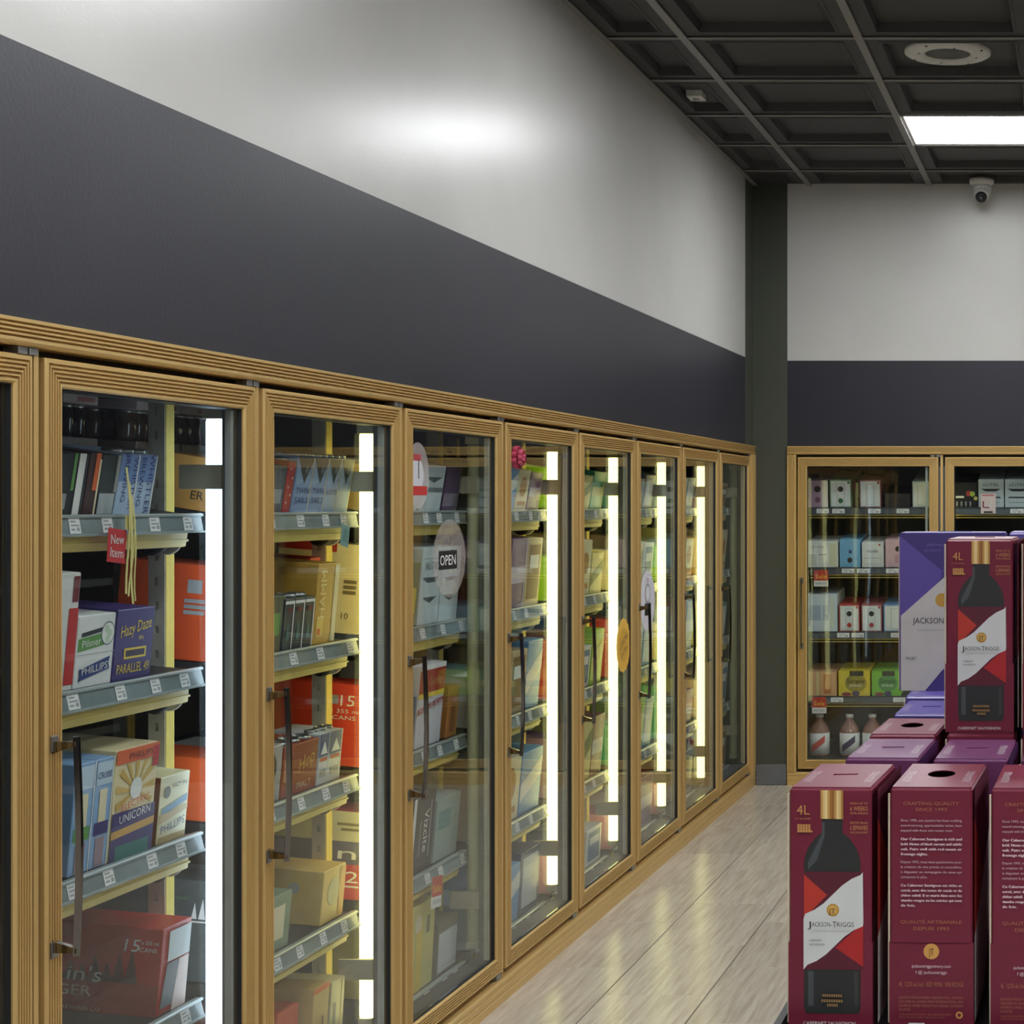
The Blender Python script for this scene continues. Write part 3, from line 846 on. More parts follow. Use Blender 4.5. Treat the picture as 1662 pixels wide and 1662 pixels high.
# --- seventh bay: leftmost cartons show their ends past the post, the others face the glass
B = 3
for y0, y1, q in ((3.66, 3.84, 'farthest from the yellow post'), (3.845, 4.02, 'middle'), (4.025, 4.24, 'nearest the yellow post')):
    can_tray(3, y0, y1, 4, (70, 58, 44), 'brown reflection stand-in tray, %s' % q)
carton(LEFT, B, 1, A(3.655), A(3.80), 0.135, 0.13, (176, 128, 66), [('text', 'L', 'IT', 0.60, 0.56, 0.16, BK), ('text', 'L', 'ER', 0.66, 0.28, 0.16, BK)], 'kraft brown beer carton with black letters')
carton(LEFT, B, 1, A(3.81), A(3.955), 0.13, 0.13, (70, 80, 96), [('rect', 'F', 0.1, 0.2, 0.9, 0.5, GY)], 'slate blue can pack', 'can_pack', 'can pack')
carton(LEFT, B, 1, A(3.955), A(3.995), 0.14, 0.12, (176, 56, 62), [('disc', 'F', 0.3 + 0.3 * (k % 2), 0.1 + 0.09 * k, 0.07, WH) for k in range(10)][0:10] if False else [('disc', 'F', 0.3, 0.2, 0.08, WH), ('disc', 'F', 0.7, 0.35, 0.08, WH), ('disc', 'F', 0.3, 0.5, 0.08, WH), ('disc', 'F', 0.7, 0.68, 0.08, WH), ('disc', 'F', 0.35, 0.86, 0.08, WH)], 'slim red can pack with white dots', 'can_pack', 'can pack', tops=1)
for k, (y0, y1) in enumerate(((3.998, 4.085), (4.085, 4.165), (4.165, 4.235), (4.235, 4.305))):
    sh = [('rect', 'F', 0, 0, 1, 0.62, ink((138, 160, 196))), ('poly', 'F', [(0, 1), (1, 1), (0.55, 0.52)], ink((60, 66, 74))), ('poly', 'F', [(0, 0.95), (0.5, 0.55), (0, 0.5)], ink((150, 176, 208))), ('rect', 'F', 0.95, 0, 1, 1, ink((226, 216, 180))), ('disc', 'F', 0.6, 0.78, 0.11, ink((110, 116, 120)))]
    if k < 2: sh += [('text', 'F', 'TWIN', 0.5, 0.40, 0.11, NV, {'w': 0.8}), ('text', 'F', 'SAILS', 0.5, 0.23, 0.11, NV, {'w': 0.8})]
    if k == 2: sh += [('text', 'F', 'HUDSON', 0.5, 0.38, 0.10, NV, {'w': 0.85})]
    carton(LEFT, B, 1, A(y0), A(y1), 0.152, 0.10, (150, 172, 200), sh, 'pale blue sail can pack' + (' beside the red pack', ', second from red', ' with single name', ' with plain foot')[k], 'can_pack', 'can pack', tops=2, group='pale blue can packs on the upper shelf')
carton(LEFT, B, 2, A(3.66), A(3.80), 0.225, 0.22, (206, 82, 40), [('rect', 'L', 0.66, 0.70, 0.80, 0.84, GY), ('rect', 'L', 0.64, 0.54, 0.86, 0.58, GY), ('rect', 'L', 0.64, 0.60, 0.84, 0.64, GY), ('rect', 'L', 0.64, 0.48, 0.84, 0.52, GY)], 'orange beer carton with pale printed block')
carton(LEFT, B, 2, A(3.81), A(3.95), 0.15, 0.2, (60, 70, 60), [('rect', 'F', 0.1, 0.3, 0.9, 0.7, GR)], 'dark green beer carton')
for k, (y0, y1) in enumerate(((3.955, 4.005), (4.005, 4.058), (4.058, 4.11))):
    carton(LEFT, B, 2, A(y0), A(y1), 0.14, 0.12, (52, 58, 66), [('rect', 'F', 0.9, 0, 1, 0.94, WH), ('rect', 'F', 0, 0.9, 1, 0.96, WH), ('poly', 'F', [(0.3, 0.2), (0.6, 0.2), (0.45, 0.6)], TE), ('rect', 'F', 0.3, 0.74, 0.75, 0.82, MR)], 'slate can pack ' + ('beside dark green carton', 'between two like it', 'beside amber carton')[k], 'can_pack', 'can pack', tops=1, group='slate can packs edged in white')
carton(LEFT, B, 2, A(4.112), A(4.235), 0.215, 0.18, (196, 152, 66), [('rect', 'F', 0.78, 0.02, 0.98, 0.98, CR), ('rect', 'F', 0.1, 0.1, 0.4, 0.35, ink((226, 190, 100))), ('rect', 'F', 0.15, 0.12, 0.28, 0.2, OR),
       ('text', 'F', 'HAMM', 0.28, 0.62, 0.16, ink((236, 214, 150)), {'rot': 90, 'sx': 0.9})], 'tall amber beer carton with cream edge')
carton(LEFT, B, 2, A(4.24), A(4.30), 0.22, 0.10, (176, 52, 40), [('rect', 'F', 0.1, 0.0, 0.9, 0.82, CR)], 'slim red topped cream carton', y=0.10)
carton(LEFT, B, 3, A(3.66), A(3.80), 0.155, 0.22, (222, 96, 46), [('rect', 'F', 0.2, 0.7, 0.8, 0.74, BK), ('rect', 'F', 0.2, 0.2, 0.8, 0.3, BK)], 'bright orange beer carton')
carton(LEFT, B, 3, A(3.81), A(3.945), 0.15, 0.2, (160, 160, 156), [('disc', 'F', 0.5, 0.6, 0.3, DK)], 'silver beer carton with black disc')
carton(LEFT, B, 3, A(3.948), A(4.13), 0.14, 0.20, (142, 50, 40), [('rect', 'F', 0.04, 0.3, 0.18, 0.75, ink((196, 140, 110))), ('text', 'F', 'Hop', 0.66, 0.62, 0.28, GO, {'shear': 0.3, 'rot': 14, 'w': 0.46}), ('text', 'F', 'MALT', 0.64, 0.17, 0.12, ink((222, 190, 170)), {'w': 0.4})], 'rust red beer carton with gold script', tops=3)
for k, (y0, y1) in enumerate(((4.135, 4.19), (4.19, 4.262))):
    carton(LEFT, B, 3, A(y0), A(y1), 0.145, 0.12, (198, 202, 206), [('rect', 'F', 0, 0.55, 1, 1, NV), ('rect', 'F', 0.94, 0, 1, 1, WH), ('poly', 'F', [(0.15, 0.6), (0.5, 0.85), (0.85, 0.6)], WH), ('rect', 'F', 0.15, 0.46, 0.85, 0.53, RD), ('rect', 'F', 0.2, 0.15, 0.8, 0.3, GY)], 'navy topped can pack ' + ('beside rust red carton', 'at the outer end')[k], 'can_pack', 'can pack', tops=2, group='white and navy can packs')
carton(LEFT, B, 4, A(3.66), A(3.80), 0.235, 0.30, (66, 78, 82), [('poly', 'L', [(0.78, 0.62), (0.82, 0.62), (0.80, 0.78)], WH), ('poly', 'L', [(0.83, 0.62), (0.88, 0.62), (0.855, 0.82)], WH), ('poly', 'L', [(0.89, 0.62), (0.94, 0.62), (0.915, 0.78)], WH), ('rect', 'L', 0.76, 0.585, 0.96, 0.60, WH), ('rect', 'L', 0.5, 0.8, 0.76, 0.83, ink((70, 100, 76)))], 'dark teal beer carton with three white trees')
carton(LEFT, B, 4, A(3.83), A(3.99), 0.15, 0.2, (126, 146, 122), [('rect', 'F', 0.2, 0.2, 0.8, 0.8, CR)], 'sage green beer carton')
carton(LEFT, B, 4, A(4.155), A(4.28), 0.152, 0.28, (222, 188, 104), [('disc', 'F', 0.5, 0.55, 0.28, ink((206, 196, 140))), ('rect', 'F', 0.75, 0.05, 1, 0.95, ink((216, 160, 74))), ('disc', 'L', 0.75, 0.66, 0.05, ink((176, 176, 160))), ('disc', 'L', 0.50, 0.30, 0.06, ink((120, 100, 60)))], 'golden yellow beer carton standing apart')
carton(LEFT, B, 5, A(3.98), A(4.09), 0.185, 0.30, (206, 86, 52), [('rect', 'F', 0.05, 0.1, 0.2, 0.8, CR)], 'orange can case on the cooler base', 'can_case', 'can case', y=0.05)
carton(LEFT, B, 5, A(4.10), A(4.19), 0.21, 0.16, (192, 160, 96), [('rect', 'F', 0, 0.93, 1, 1, OR), ('rect', 'F', 0.6, 0.1, 0.7, 0.6, ink((110, 90, 60)))], 'tan beer carton')
carton(LEFT, B, 5, A(4.20), A(4.275), 0.20, 0.14, (206, 196, 150), [('rect', 'F', 0.8, 0, 1, 1, CR), ('rect', 'F', 0.25, 0.3, 0.4, 0.7, GY)], 'pale straw beer carton')

# --- sixth bay
B = 4
carton(LEFT, B, 1, A(4.42), A(4.56), 0.14, 0.22, (150, 128, 88), [], 'plain tan beer carton')
carton(LEFT, B, 2, A(4.42), A(4.55), 0.25, 0.24, (210, 196, 160), [('rect', 'L', 0.0, 0.90, 0.62, 1, ink((166, 44, 36))), ('rect', 'L', 0.72, 0.56, 0.86, 0.60, ink((110, 96, 74))), ('rect', 'L', 0.72, 0.50, 0.86, 0.54, ink((110, 96, 74))), ('rect', 'L', 0.72, 0.44, 0.86, 0.48, ink((110, 96, 74))), ('text', 'L', '10', 0.76, 0.20, 0.07, ink((90, 80, 60)))], 'tall beige beer carton with red top stripe')
carton(LEFT, B, 3, A(4.42), A(4.54), 0.23, 0.30, (206, 66, 48), [('text', 'L', '15', 0.80, 0.80, 0.13, WH, {'w': 0.12}), ('rect', 'L', 0.64, 0.75, 0.72, 0.86, GY), ('text', 'L', 'x 355 ml', 0.78, 0.67, 0.05, WH, {'w': 0.26}), ('text', 'L', 'CANS', 0.78, 0.59, 0.05, WH, {'w': 0.2})], 'tall red can case marked fifteen cans')
carton(LEFT, B, 4, A(4.42), A(4.55), 0.245, 0.26, (190, 64, 52), [('rect', 'L', 0, 0.40, 1, 0.66, ink((96, 92, 112))), ('rect', 'L', 0, 0.66, 1, 1, ink((196, 190, 160))), ('text', 'L', 'n', 0.78, 0.53, 0.14, WH, {'w': 0.18}), ('text', 'L', '12', 0.80, 0.26, 0.13, WH, {'w': 0.22}), ('rect', 'L', 0.66, 0.84, 0.95, 0.87, ink((120, 110, 84))), ('rect', 'L', 0.7, 0.78, 0.95, 0.81, ink((120, 110, 84))), ('rect', 'L', 0.66, 0.14, 0.92, 0.16, WH)], 'red and slate can case marked twelve')
carton(LEFT, B, 1, A(4.60), A(4.76), 0.145, 0.2, (206, 206, 206), [('disc', 'F', 0.5, 0.5, 0.3, RD)], 'white can pack with red disc', 'can_pack', 'can pack')
carton(LEFT, B, 1, A(4.77), A(4.93), 0.15, 0.2, (196, 208, 212), [('rect', 'F', 0, 0.42, 1, 0.52, ink((110, 120, 126))), ('poly', 'F', [(0.1, 0.75), (0.9, 0.75), (0.5, 0.62)], ink((90, 100, 106)))], 'pale grey seltzer carton with dark band', 'seltzer_carton', 'seltzer carton')
carton(LEFT, B, 1, A(4.94), A(5.06), 0.15, 0.2, (86, 66, 96), [('rect', 'F', 0, 0.1, 1, 0.4, ink((130, 120, 140)))], 'plum coloured can pack', 'can_pack', 'can pack')
for k, (y0, y1) in enumerate(((4.76, 4.91), (4.915, 5.06))):
    carton(LEFT, B, 2, A(y0), A(y1), 0.235, 0.2, (202, 214, 218), [('rect', 'F', 0.05, 0.86, 0.95, 0.87, GY), ('poly', 'F', [(0.1, 0.62), (0.9, 0.62), (0.7, 0.55), (0.3, 0.55)], ink((84, 92, 100))), ('poly', 'F', [(0.15, 0.36), (0.85, 0.36), (0.5, 0.28)], ink((84, 92, 100))), ('text', 'F', 'NÜTRL', 0.5, 0.77, 0.10, ink((84, 92, 100)), {'w': 0.66})], 'pale blue white seltzer carton, ' + ('beside olive carton', 'beside the post')[k], 'seltzer_carton', 'seltzer carton', group='pale seltzer cartons side by side')
carton(LEFT, B, 2, A(4.60), A(4.75), 0.2, 0.2, (120, 126, 90), [('rect', 'F', 0.1, 0.2, 0.9, 0.6, YL)], 'olive beer carton with yellow panel')
carton(LEFT, B, 3, A(4.74), A(4.93), 0.25, 0.22, (206, 204, 212), [('rect', 'F', 0, 0.66, 1, 1, ink((166, 58, 44))), ('rect', 'F', 0, 0.60, 1, 0.66, YL), ('rect', 'F', 0, 0.94, 1, 1, WH), ('poly', 'F', [(0, 0.40), (1, 0.52), (1, 0.58), (0, 0.48)], ink((150, 50, 52))),
       ('text', 'F', 'MILWAUKEE', 0.5, 0.49, 0.10, ink((214, 200, 206)), {'w': 0.9, 'rot': 6}), ('text', 'F', 'Lucky', 0.62, 0.80, 0.10, GO, {'w': 0.5, 'shear': 0.2})], 'large white and red banded can case', 'can_case', 'can case')
carton(LEFT, B, 3, A(4.97), A(5.06), 0.17, 0.2, (178, 116, 58), [('rect', 'F', 0.3, 0.1, 0.7, 0.6, ink((140, 86, 44)))], 'amber brown beer carton')
carton(LEFT, B, 3, A(4.59), A(4.73), 0.17, 0.2, (70, 90, 110), [('rect', 'F', 0.1, 0.4, 0.9, 0.6, WH)], 'steel blue beer carton')
carton(LEFT, B, 4, A(4.70), A(4.86), 0.235, 0.24, (58, 58, 62), [('rect', 'F', 0.0, 0.02, 0.12, 0.98, WH), ('rect', 'F', 0.80, 0.15, 0.82, 0.9, WH), ('text', 'F', 'Vizcite', 0.62, 0.52, 0.16, WH, {'rot': -90, 'sx': 0.9}), ('rect', 'F', 0.34, 0.2, 0.38, 0.66, GY)], 'black seltzer carton with white upright lettering', 'seltzer_carton', 'seltzer carton')
carton(LEFT, B, 4, A(4.875), A(5.06), 0.2, 0.24, (150, 166, 160), [('rect', 'F', 0.1, 0.5, 0.6, 0.8, ink((110, 150, 146)))], 'grey green beer carton')
carton(LEFT, B, 5, A(4.66), A(4.87), 0.262, 0.20, (206, 196, 118), [('rect', 'F', 0.36, 0.0, 0.58, 0.80, YL), ('disc', 'F', 0.42, 0.78, 0.12, CR), ('rect', 'F', 0.1, 0.5, 0.22, 0.74, ink((130, 124, 84))), ('rect', 'F', 0.70, 0.62, 0.82, 0.82, ink((120, 110, 84)))], 'tall pale yellow can case', 'can_case', 'can case')
carton(LEFT, B, 5, A(4.90), A(5.06), 0.17, 0.2, (110, 100, 86), [('rect', 'F', 0.05, 0.05, 0.95, 0.8, ink((196, 200, 204)))], 'brown beer carton with white sheet')

# --- bays beyond, seen more and more through reflections
DES = [('pale blue', (150, 178, 204), (206, 214, 222), 'band'), ('cream', (214, 204, 168), (176, 120, 60), 'disc'), ('lime green', (156, 204, 58), (226, 226, 150), 'diag'), ('white', (216, 216, 212), (70, 110, 150), 'frame'),
       ('mauve', (132, 100, 128), (206, 190, 200), 'band'), ('sky blue', (96, 148, 196), (222, 222, 216), 'diag'), ('tan', (184, 160, 124), (120, 80, 52), 'frame'), ('red', (176, 52, 46), (226, 216, 200), 'disc'),
       ('emerald', (60, 152, 112), (226, 216, 150), 'band'), ('pink', (216, 150, 170), (240, 226, 226), 'diag'), ('navy', (50, 62, 100), (200, 204, 210), 'frame'), ('mustard', (206, 166, 72), (96, 60, 40), 'band'),
       ('grey', (142, 146, 148), (70, 74, 80), 'disc'), ('teal', (70, 128, 134), (214, 222, 210), 'frame'), ('maroon', (104, 40, 52), (206, 196, 190), 'band'), ('straw', (212, 196, 128), (120, 126, 70), 'diag')]
def pattern(kind, c2, f='F'):
    k = ink(c2)
    if kind == 'band': return [('rect', f, 0, 0.36, 1, 0.60, k), ('rect', f, 0.9, 0, 0.97, 1, k)]
    if kind == 'disc': return [('disc', f, 0.5, 0.58, 0.28, k), ('rect', f, 0.15, 0.12, 0.85, 0.22, k)]
    if kind == 'diag': return [('poly', f, [(0, 0.2), (1, 0.55), (1, 0.85), (0, 0.5)], k)]
    return [('rect', f, 0.12, 0.10, 0.88, 0.90, k), ('rect', f, 0.2, 0.55, 0.8, 0.75, WH)]
DNAME = {'band': 'with a contrasting band', 'disc': 'with a round emblem', 'diag': 'with a slanted stripe', 'frame': 'with a framed front'}
SPEC = {  # bay: {shelf: design numbers}
    5: {1: [12, 0, 5, 1, 4], 2: [14, 3, 4, 6], 3: [3, 0, 6, 5], 4: [6, 1, 5], 5: [0, 5, 10]},
    6: {1: [2, 4, 15, 8], 2: [2, 6, 1, 15], 3: [7, 11, 3, 2], 4: [4, 2, 15, 14], 5: [9, 12, 3]},
    7: {1: [13, 0, 12, 10], 2: [1, 6, 15, 3], 3: [7, 3, 13, 0], 4: [8, 14, 2, 13], 5: [9, 3, 4]},
    8: {1: [0, 12, 3, 13], 2: [2, 15, 11, 1], 3: [15, 2, 6, 0], 4: [8, 12, 5, 4], 5: [9, 7, 12]},
    9: {1: [4, 1, 12, 6], 2: [11, 15, 6, 1], 3: [15, 1, 12, 13], 4: [6, 12, 14, 3], 5: [12, 10, 6]}}
for bay, sh in SPEC.items():
    rr = random.Random(bay * 17)
    for s, ds in sh.items():
        a = LEFT.x0 + (bay - 1) * PITCH + 0.055; step = 0.635 / len(ds)
        for k, di in enumerate(ds):
            nm, c1, c2, pt = DES[di]
            hmax = 0.162 if s == 1 else 0.225 if s == 5 else 0.245
            hh = hmax - rr.choice((0.0, 0.02, 0.05, 0.07) if s > 1 else (0.0, 0.008, 0.016))
            sides = []
            carton(LEFT, bay, s, a, a + step - rr.uniform(0.0, 0.015), hh, 0.2, c1, sides + pattern(pt, c2), '%s drinks carton %s' % (nm, DNAME[pt]), 'drinks_carton', 'drinks carton')
            a += step

# --- back wall cooler, seen face on
def B_(px): return (px - 1757.0) * 9.14 / 2827.0 - BACK.ox      # along the back cooler, read off at the shelf front
def nude(edge, accent, icons=True, body=(222, 226, 226)):
    s = [('rect', 'F', 0.06, 0.04, 0.95, 0.95, ink(body)), ('rect', 'F', 0.32, 0.1, 0.34, 0.84, GY), ('rect', 'F', 0.66, 0.1, 0.68, 0.84, GY), ('rect', 'F', 0.32, 0.84, 0.68, 0.85, GY), ('rect', 'F', 0.32, 0.10, 0.68, 0.11, GY),
         ('rect', 'F', 0.83, 0.85, 0.93, 0.94, ink(accent))]
    if icons: s += [('disc', 'F', 0.5, 0.66, 0.13, DK), ('disc', 'F', 0.5, 0.24, 0.12, ink(accent))]
    return s
bc = lambda *a, **k: carton(BACK, *a, front=0.12, y=0.022, **k)   # lean with the sloping shelf
bc(1, 1, B_(1311), B_(1345), 0.165, 0.50, (168, 140, 160), [('disc', 'F', 0.5, 0.68, 0.16, DK), ('disc', 'F', 0.5, 0.28, 0.14, ink((120, 80, 100))), ('rect', 'F', 0.68, 0, 1, 1, ink((206, 196, 204)))], 'mauve seltzer box with dark fruit discs', 'seltzer_box', 'seltzer box')
bc(1, 1, B_(1347), B_(1383), 0.17, 0.50, (120, 150, 116), nude(0, (60, 110, 70)), 'white fronted green seltzer box', 'seltzer_box', 'seltzer box')
bc(1, 1, B_(1395), B_(1431), 0.168, 0.50, (150, 96, 96), nude(0, (170, 50, 50), False), 'white fronted dull red seltzer box', 'seltzer_box', 'seltzer box')
bc(1, 1, B_(1436), B_(1478), 0.095, 0.30, (44, 42, 44), [('rect', 'F', 0.1, 0.4, 0.9, 0.6, DK)], 'low black can tray', 'can_tray', 'can tray')
bc(1, 1, B_(1481), B_(1508), 0.16, 0.50, (190, 206, 214), nude(0, (60, 80, 150), False), 'white fronted pale blue seltzer box', 'seltzer_box', 'seltzer box')
bc(1, 2, B_(1311), B_(1361), 0.16, 0.30, (222, 224, 218), [('text', 'F', 'nude', 0.36, 0.80, 0.12, GY, {'w': 0.34}), ('rect', 'F', 0.05, 0.05, 0.3, 0.5, ink((196, 198, 186))), ('rect', 'F', 0.72, 0.08, 0.95, 0.92, ink((214, 212, 180))), ('rect', 'F', 0.36, 0.48, 0.62, 0.51, GY)], 'wide white seltzer box with grey lettering', 'seltzer_box', 'seltzer box')
bc(1, 2, B_(1363), B_(1397), 0.17, 0.30, (118, 176, 214), [('disc', 'F', 0.5, 0.26, 0.13, DK), ('rect', 'F', 0.45, 0.5, 0.6, 0.62, NV)], 'sky blue seltzer box with dark fruit', 'seltzer_box', 'seltzer box')
bc(1, 2, B_(1399), B_(1435), 0.155, 0.30, (220, 222, 220), [('text', 'F', 'nude', 0.5, 0.66, 0.13, DK, {'w': 0.5}), ('rect', 'F', 0.1, 0.36, 0.9, 0.38, GY), ('rect', 'F', 0.1, 0.12, 0.9, 0.13, GY), ('disc', 'F', 0.82, 0.9, 0.05, RD)], 'white seltzer box with a short black name', 'seltzer_box', 'seltzer box')
bc(1, 2, B_(1437), B_(1472), 0.17, 0.30, (214, 178, 188), [('disc', 'F', 0.6, 0.66, 0.13, DK), ('rect', 'F', 0.45, 0.15, 0.75, 0.45, ink((196, 150, 166)))], 'pink seltzer box with dark fruit', 'seltzer_box', 'seltzer box')
bc(1, 3, B_(1311), B_(1360), 0.22, 0.30, (206, 218, 224), [('rect', 'F', 0.08, 0.3, 0.45, 0.7, ink((170, 186, 200))), ('rect', 'F', 0.8, 0.1, 0.86, 0.92, ink((226, 224, 190))), ('rect', 'F', 0.5, 0.3, 0.7, 0.7, ink((180, 194, 206)))], 'tall pale blue seltzer case', 'seltzer_case', 'seltzer case')
for k, (p0, p1, nm, e_, ac) in enumerate(((1362, 1396, 'red', (186, 70, 66), (180, 50, 46)), (1398, 1432, 'rose', (170, 96, 104), (170, 60, 70)), (1434, 1472, 'blue', (110, 150, 200), (60, 90, 160)))):
    bc(1, 3, B_(p0), B_(p1), 0.165, 0.30, e_, nude(0, ac, k < 2), 'white fronted %s edged seltzer box' % nm, 'seltzer_box', 'seltzer box')
bc(1, 4, B_(1311), B_(1359), 0.15, 0.26, (216, 168, 120), [('rect', 'F', 0.55, 0.1, 0.8, 0.9, ink((196, 120, 60))), ('rect', 'F', 0.3, 0, 0.4, 1, ink((220, 200, 140)))], 'peach coloured drinks box', 'drinks_box', 'drinks box')
for k, (p0, p1, nm, c1, c2) in enumerate(((1361, 1413, 'yellow', (222, 200, 62), (160, 146, 62)), (1415, 1463, 'green', (124, 190, 72), (92, 152, 84)))):
    bc(1, 4, B_(p0), B_(p1), 0.155, 0.26, c1, [('disc', 'F', 0.55, 0.52, 0.34, ink(c2), 0.30), ('rect', 'F', 0.36, 0.80, 0.80, 1.0, ink((60, 62, 44))), ('disc', 'F', 0.25, 0.08, 0.16, ink((150, 70, 80)), 0.06), ('disc', 'F', 0.55, 0.10, 0.12, ink((80, 74, 110)), 0.09),
       ('text', 'F', 'Simply', 0.55, 0.60, 0.17, BK, {'w': 0.56}), ('text', 'F', 'SPIKED', 0.55, 0.42, 0.09, WH, {'w': 0.4})], '%s drinks box with round dark fruit badge' % nm, 'drinks_box', 'drinks box')
bc(2, 1, B_(1550), B_(1587), 0.155, 0.34, (34, 34, 38), [('disc', 'F', 0.62, 0.56, 0.13, ink((170, 60, 60))), ('disc', 'F', 0.78, 0.54, 0.12, ink((170, 190, 80))), ('disc', 'F', 0.93, 0.36, 0.09, ink((196, 190, 110))), ('rect', 'F', 0.04, 0.38, 0.4, 0.46, WH), ('rect', 'F', 0.05, 0.05, 0.12, 0.24, GY), ('rect', 'F', 0.25, 0.05, 0.32, 0.24, GY), ('rect', 'F', 0.45, 0.05, 0.52, 0.24, GY), ('rect', 'F', 0.65, 0.05, 0.72, 0.24, GY)], 'black seltzer box with bright fruit', 'seltzer_box', 'seltzer box')
for k, (p0, p1) in enumerate(((1588, 1630), (1631, 1673))):
    bc(2, 1, B_(p0), B_(p1), 0.172, 0.34, (196, 208, 214), [('poly', 'F', [(0.1, 0.66), (0.88, 0.66), (0.7, 0.57), (0.28, 0.57)], DK), ('poly', 'F', [(0.16, 0.38), (0.84, 0.38), (0.9, 0.33), (0.12, 0.33)], DK), ('text', 'F', 'nÜTRL', 0.5, 0.80, 0.11, ink((84, 92, 100)), {'w': 0.66}), ('text', 'F', 'RASPBERRY', 0.5, 0.18, 0.035, ink((84, 92, 100)), {'w': 0.7})], 'pale blue arched name seltzer box, ' + ('beside black box', 'past the first')[k], 'seltzer_box', 'seltzer box', group='arched name seltzer boxes')
for s, ds in {2: [12, 10, 4], 3: [3, 13, 0], 4: [11, 8, 2]}.items():
    a = BACK.x0 + PITCH + 0.06
    for k, di in enumerate(ds):
        nm, c1, c2, pt = DES[di]
        carton(BACK, 2, s, a, a + 0.19, 0.16, 0.26, c1, pattern(pt, c2), '%s drinks box %s' % (nm, DNAME[pt]), 'drinks_box', 'drinks box', front=0.12)
        a += 0.21

# big plastic jugs on the base of the back cooler
def jug(px, accent, desc):
    x = B_(px)
    t = thing('drinks_jug', '%s on the base of the back wall cooler' % desc, 'jug', BACK.w(x, 0.20, SHELF_Z[5] + 0.008))
    b = MB(); b.lathe([(0.0, 0.0), (0.048, 0.0), (0.052, 0.006), (0.052, 0.125), (0.046, 0.15), (0.026, 0.178), (0.018, 0.19), (0.018, 0.20), (0, 0.20)], mat('jug_' + desc.split()[0], (150, 110, 100), rough=0.12), 28); b.build('body', t)
    b = MB(); b.lathe([(0.0525, 0.012), (0.0528, 0.012), (0.0528, 0.122), (0.0525, 0.122)], 'tag_white', 28); b.build('label', t)
    b = MB(); b.lathe([(0, 0.2004), (0.02, 0.2004), (0.021, 0.216), (0.018, 0.218), (0, 0.218)], 'tag_white', 18); b.build('cap', t)
    b = MB(); n = 8; vs_ = []
    for k in range(n + 1):
        a = R(-90 - 40 + 80 * k / n); rr_ = 0.0533
        zc = 0.035 + 0.055 * k / n
        vs_ += [(rr_ * math.cos(a), rr_ * math.sin(a), zc - 0.015), (rr_ * math.cos(a), rr_ * math.sin(a), zc + 0.022)]
    b.add(vs_, [(2 * k, 2 * k + 2, 2 * k + 3, 2 * k + 1) for k in range(n)], ink(accent)); b.build('label_stripe', t)
jug(1328, (196, 60, 56), 'red striped clear drinks jug')
jug(1377, (66, 52, 92), 'purple striped clear drinks jug')
jug(1414, (90, 100, 130), 'slate striped clear drinks jug')

# ------------------------------------------------------------------ shelf signs, stickers and the bow
def sign(c, a, y, z, wd, ht, shapes, label, base, name='shelf_sign', rot=0.0, tilt=0.0):
    t = thing(name, label, 'sign', c.w(a, y, z), (R(tilt), R(rot), c.rz))
    b = MB(); b.box(-wd / 2, wd / 2, 0, 0.0008, -ht / 2, ht / 2, ink(base)); b.build('card', t)
    fc = Faces(wd, 0.001, ht); b = MB(); fc.draw(b, shapes)
    b.v = [(x, yy, zz - ht / 2) for x, yy, zz in b.v]; b.build('print', t)
    return t
def sale(lbl, c, a, y, z, k=1.0, rot=0, tilt=0):
    sign(c, a, y, z, 0.075 * k, 0.085 * k, [('rect', 'F', 0, 0.36, 1, 1, ink((188, 48, 34))), ('text', 'F', 'Sale', 0.5, 0.62, 0.26, ink((248, 196, 60)), {'w': 0.78}), ('rect', 'F', 0.1, 0.12, 0.9, 0.26, ink((190, 190, 190)))], lbl, (226, 226, 222), 'sale_sign', rot, tilt)
sale('red and white sale sign on the second shelf of the back wall cooler', BACK, B_(1335), 0.098, 1.062, 1.0)
sale('red and white sale sign on the fourth shelf of the back wall cooler', BACK, B_(1332), 0.098, 0.400, 1.0)
sale('red and white sale sign on the fourth shelf of the %s' % bayname(4), LEFT, A(4.79), 0.078, 0.385, 1.0, rot=6)
sign(BACK, B_(1605), 0.095, 1.452, 0.078, 0.105, [('rect', 'F', 0.12, 0.3, 0.2, 0.62, MR), ('rect', 'F', 0.2, 0.28, 0.6, 0.33, MR), ('poly', 'F', [(0.55, 0.3), (0.75, 0.8), (0.68, 0.3)], WH), ('rect', 'F', 0.1, 0.88, 0.9, 0.95, ink((206, 120, 120))), ('rect', 'F', 0.2, 0.03, 0.8, 0.12, DK)], 'pale pink promotion card in front of the seltzer boxes', (232, 206, 204), 'promotion_card')
sign(LEFT, A(3.20), 0.076, 1.375, 0.060, 0.062, [('text', 'F', 'New', 0.5, 0.70, 0.28, WH, {'w': 0.72, 'rot': 4}), ('text', 'F', 'Item', 0.5, 0.30, 0.28, WH, {'w': 0.72})], 'red New Item card hanging below the upper shelf of the %s' % bayname(2), (196, 52, 56), 'shelf_sign', rot=6)
sign(LEFT, A(4.195), 0.078, 1.375, 0.045, 0.052, [('rect', 'F', 0.2, 0.2, 0.8, 0.8, ink((110, 146, 146)))], 'small teal card hanging below the upper shelf of the %s' % bayname(3), (136, 168, 164), 'shelf_sign', rot=12)
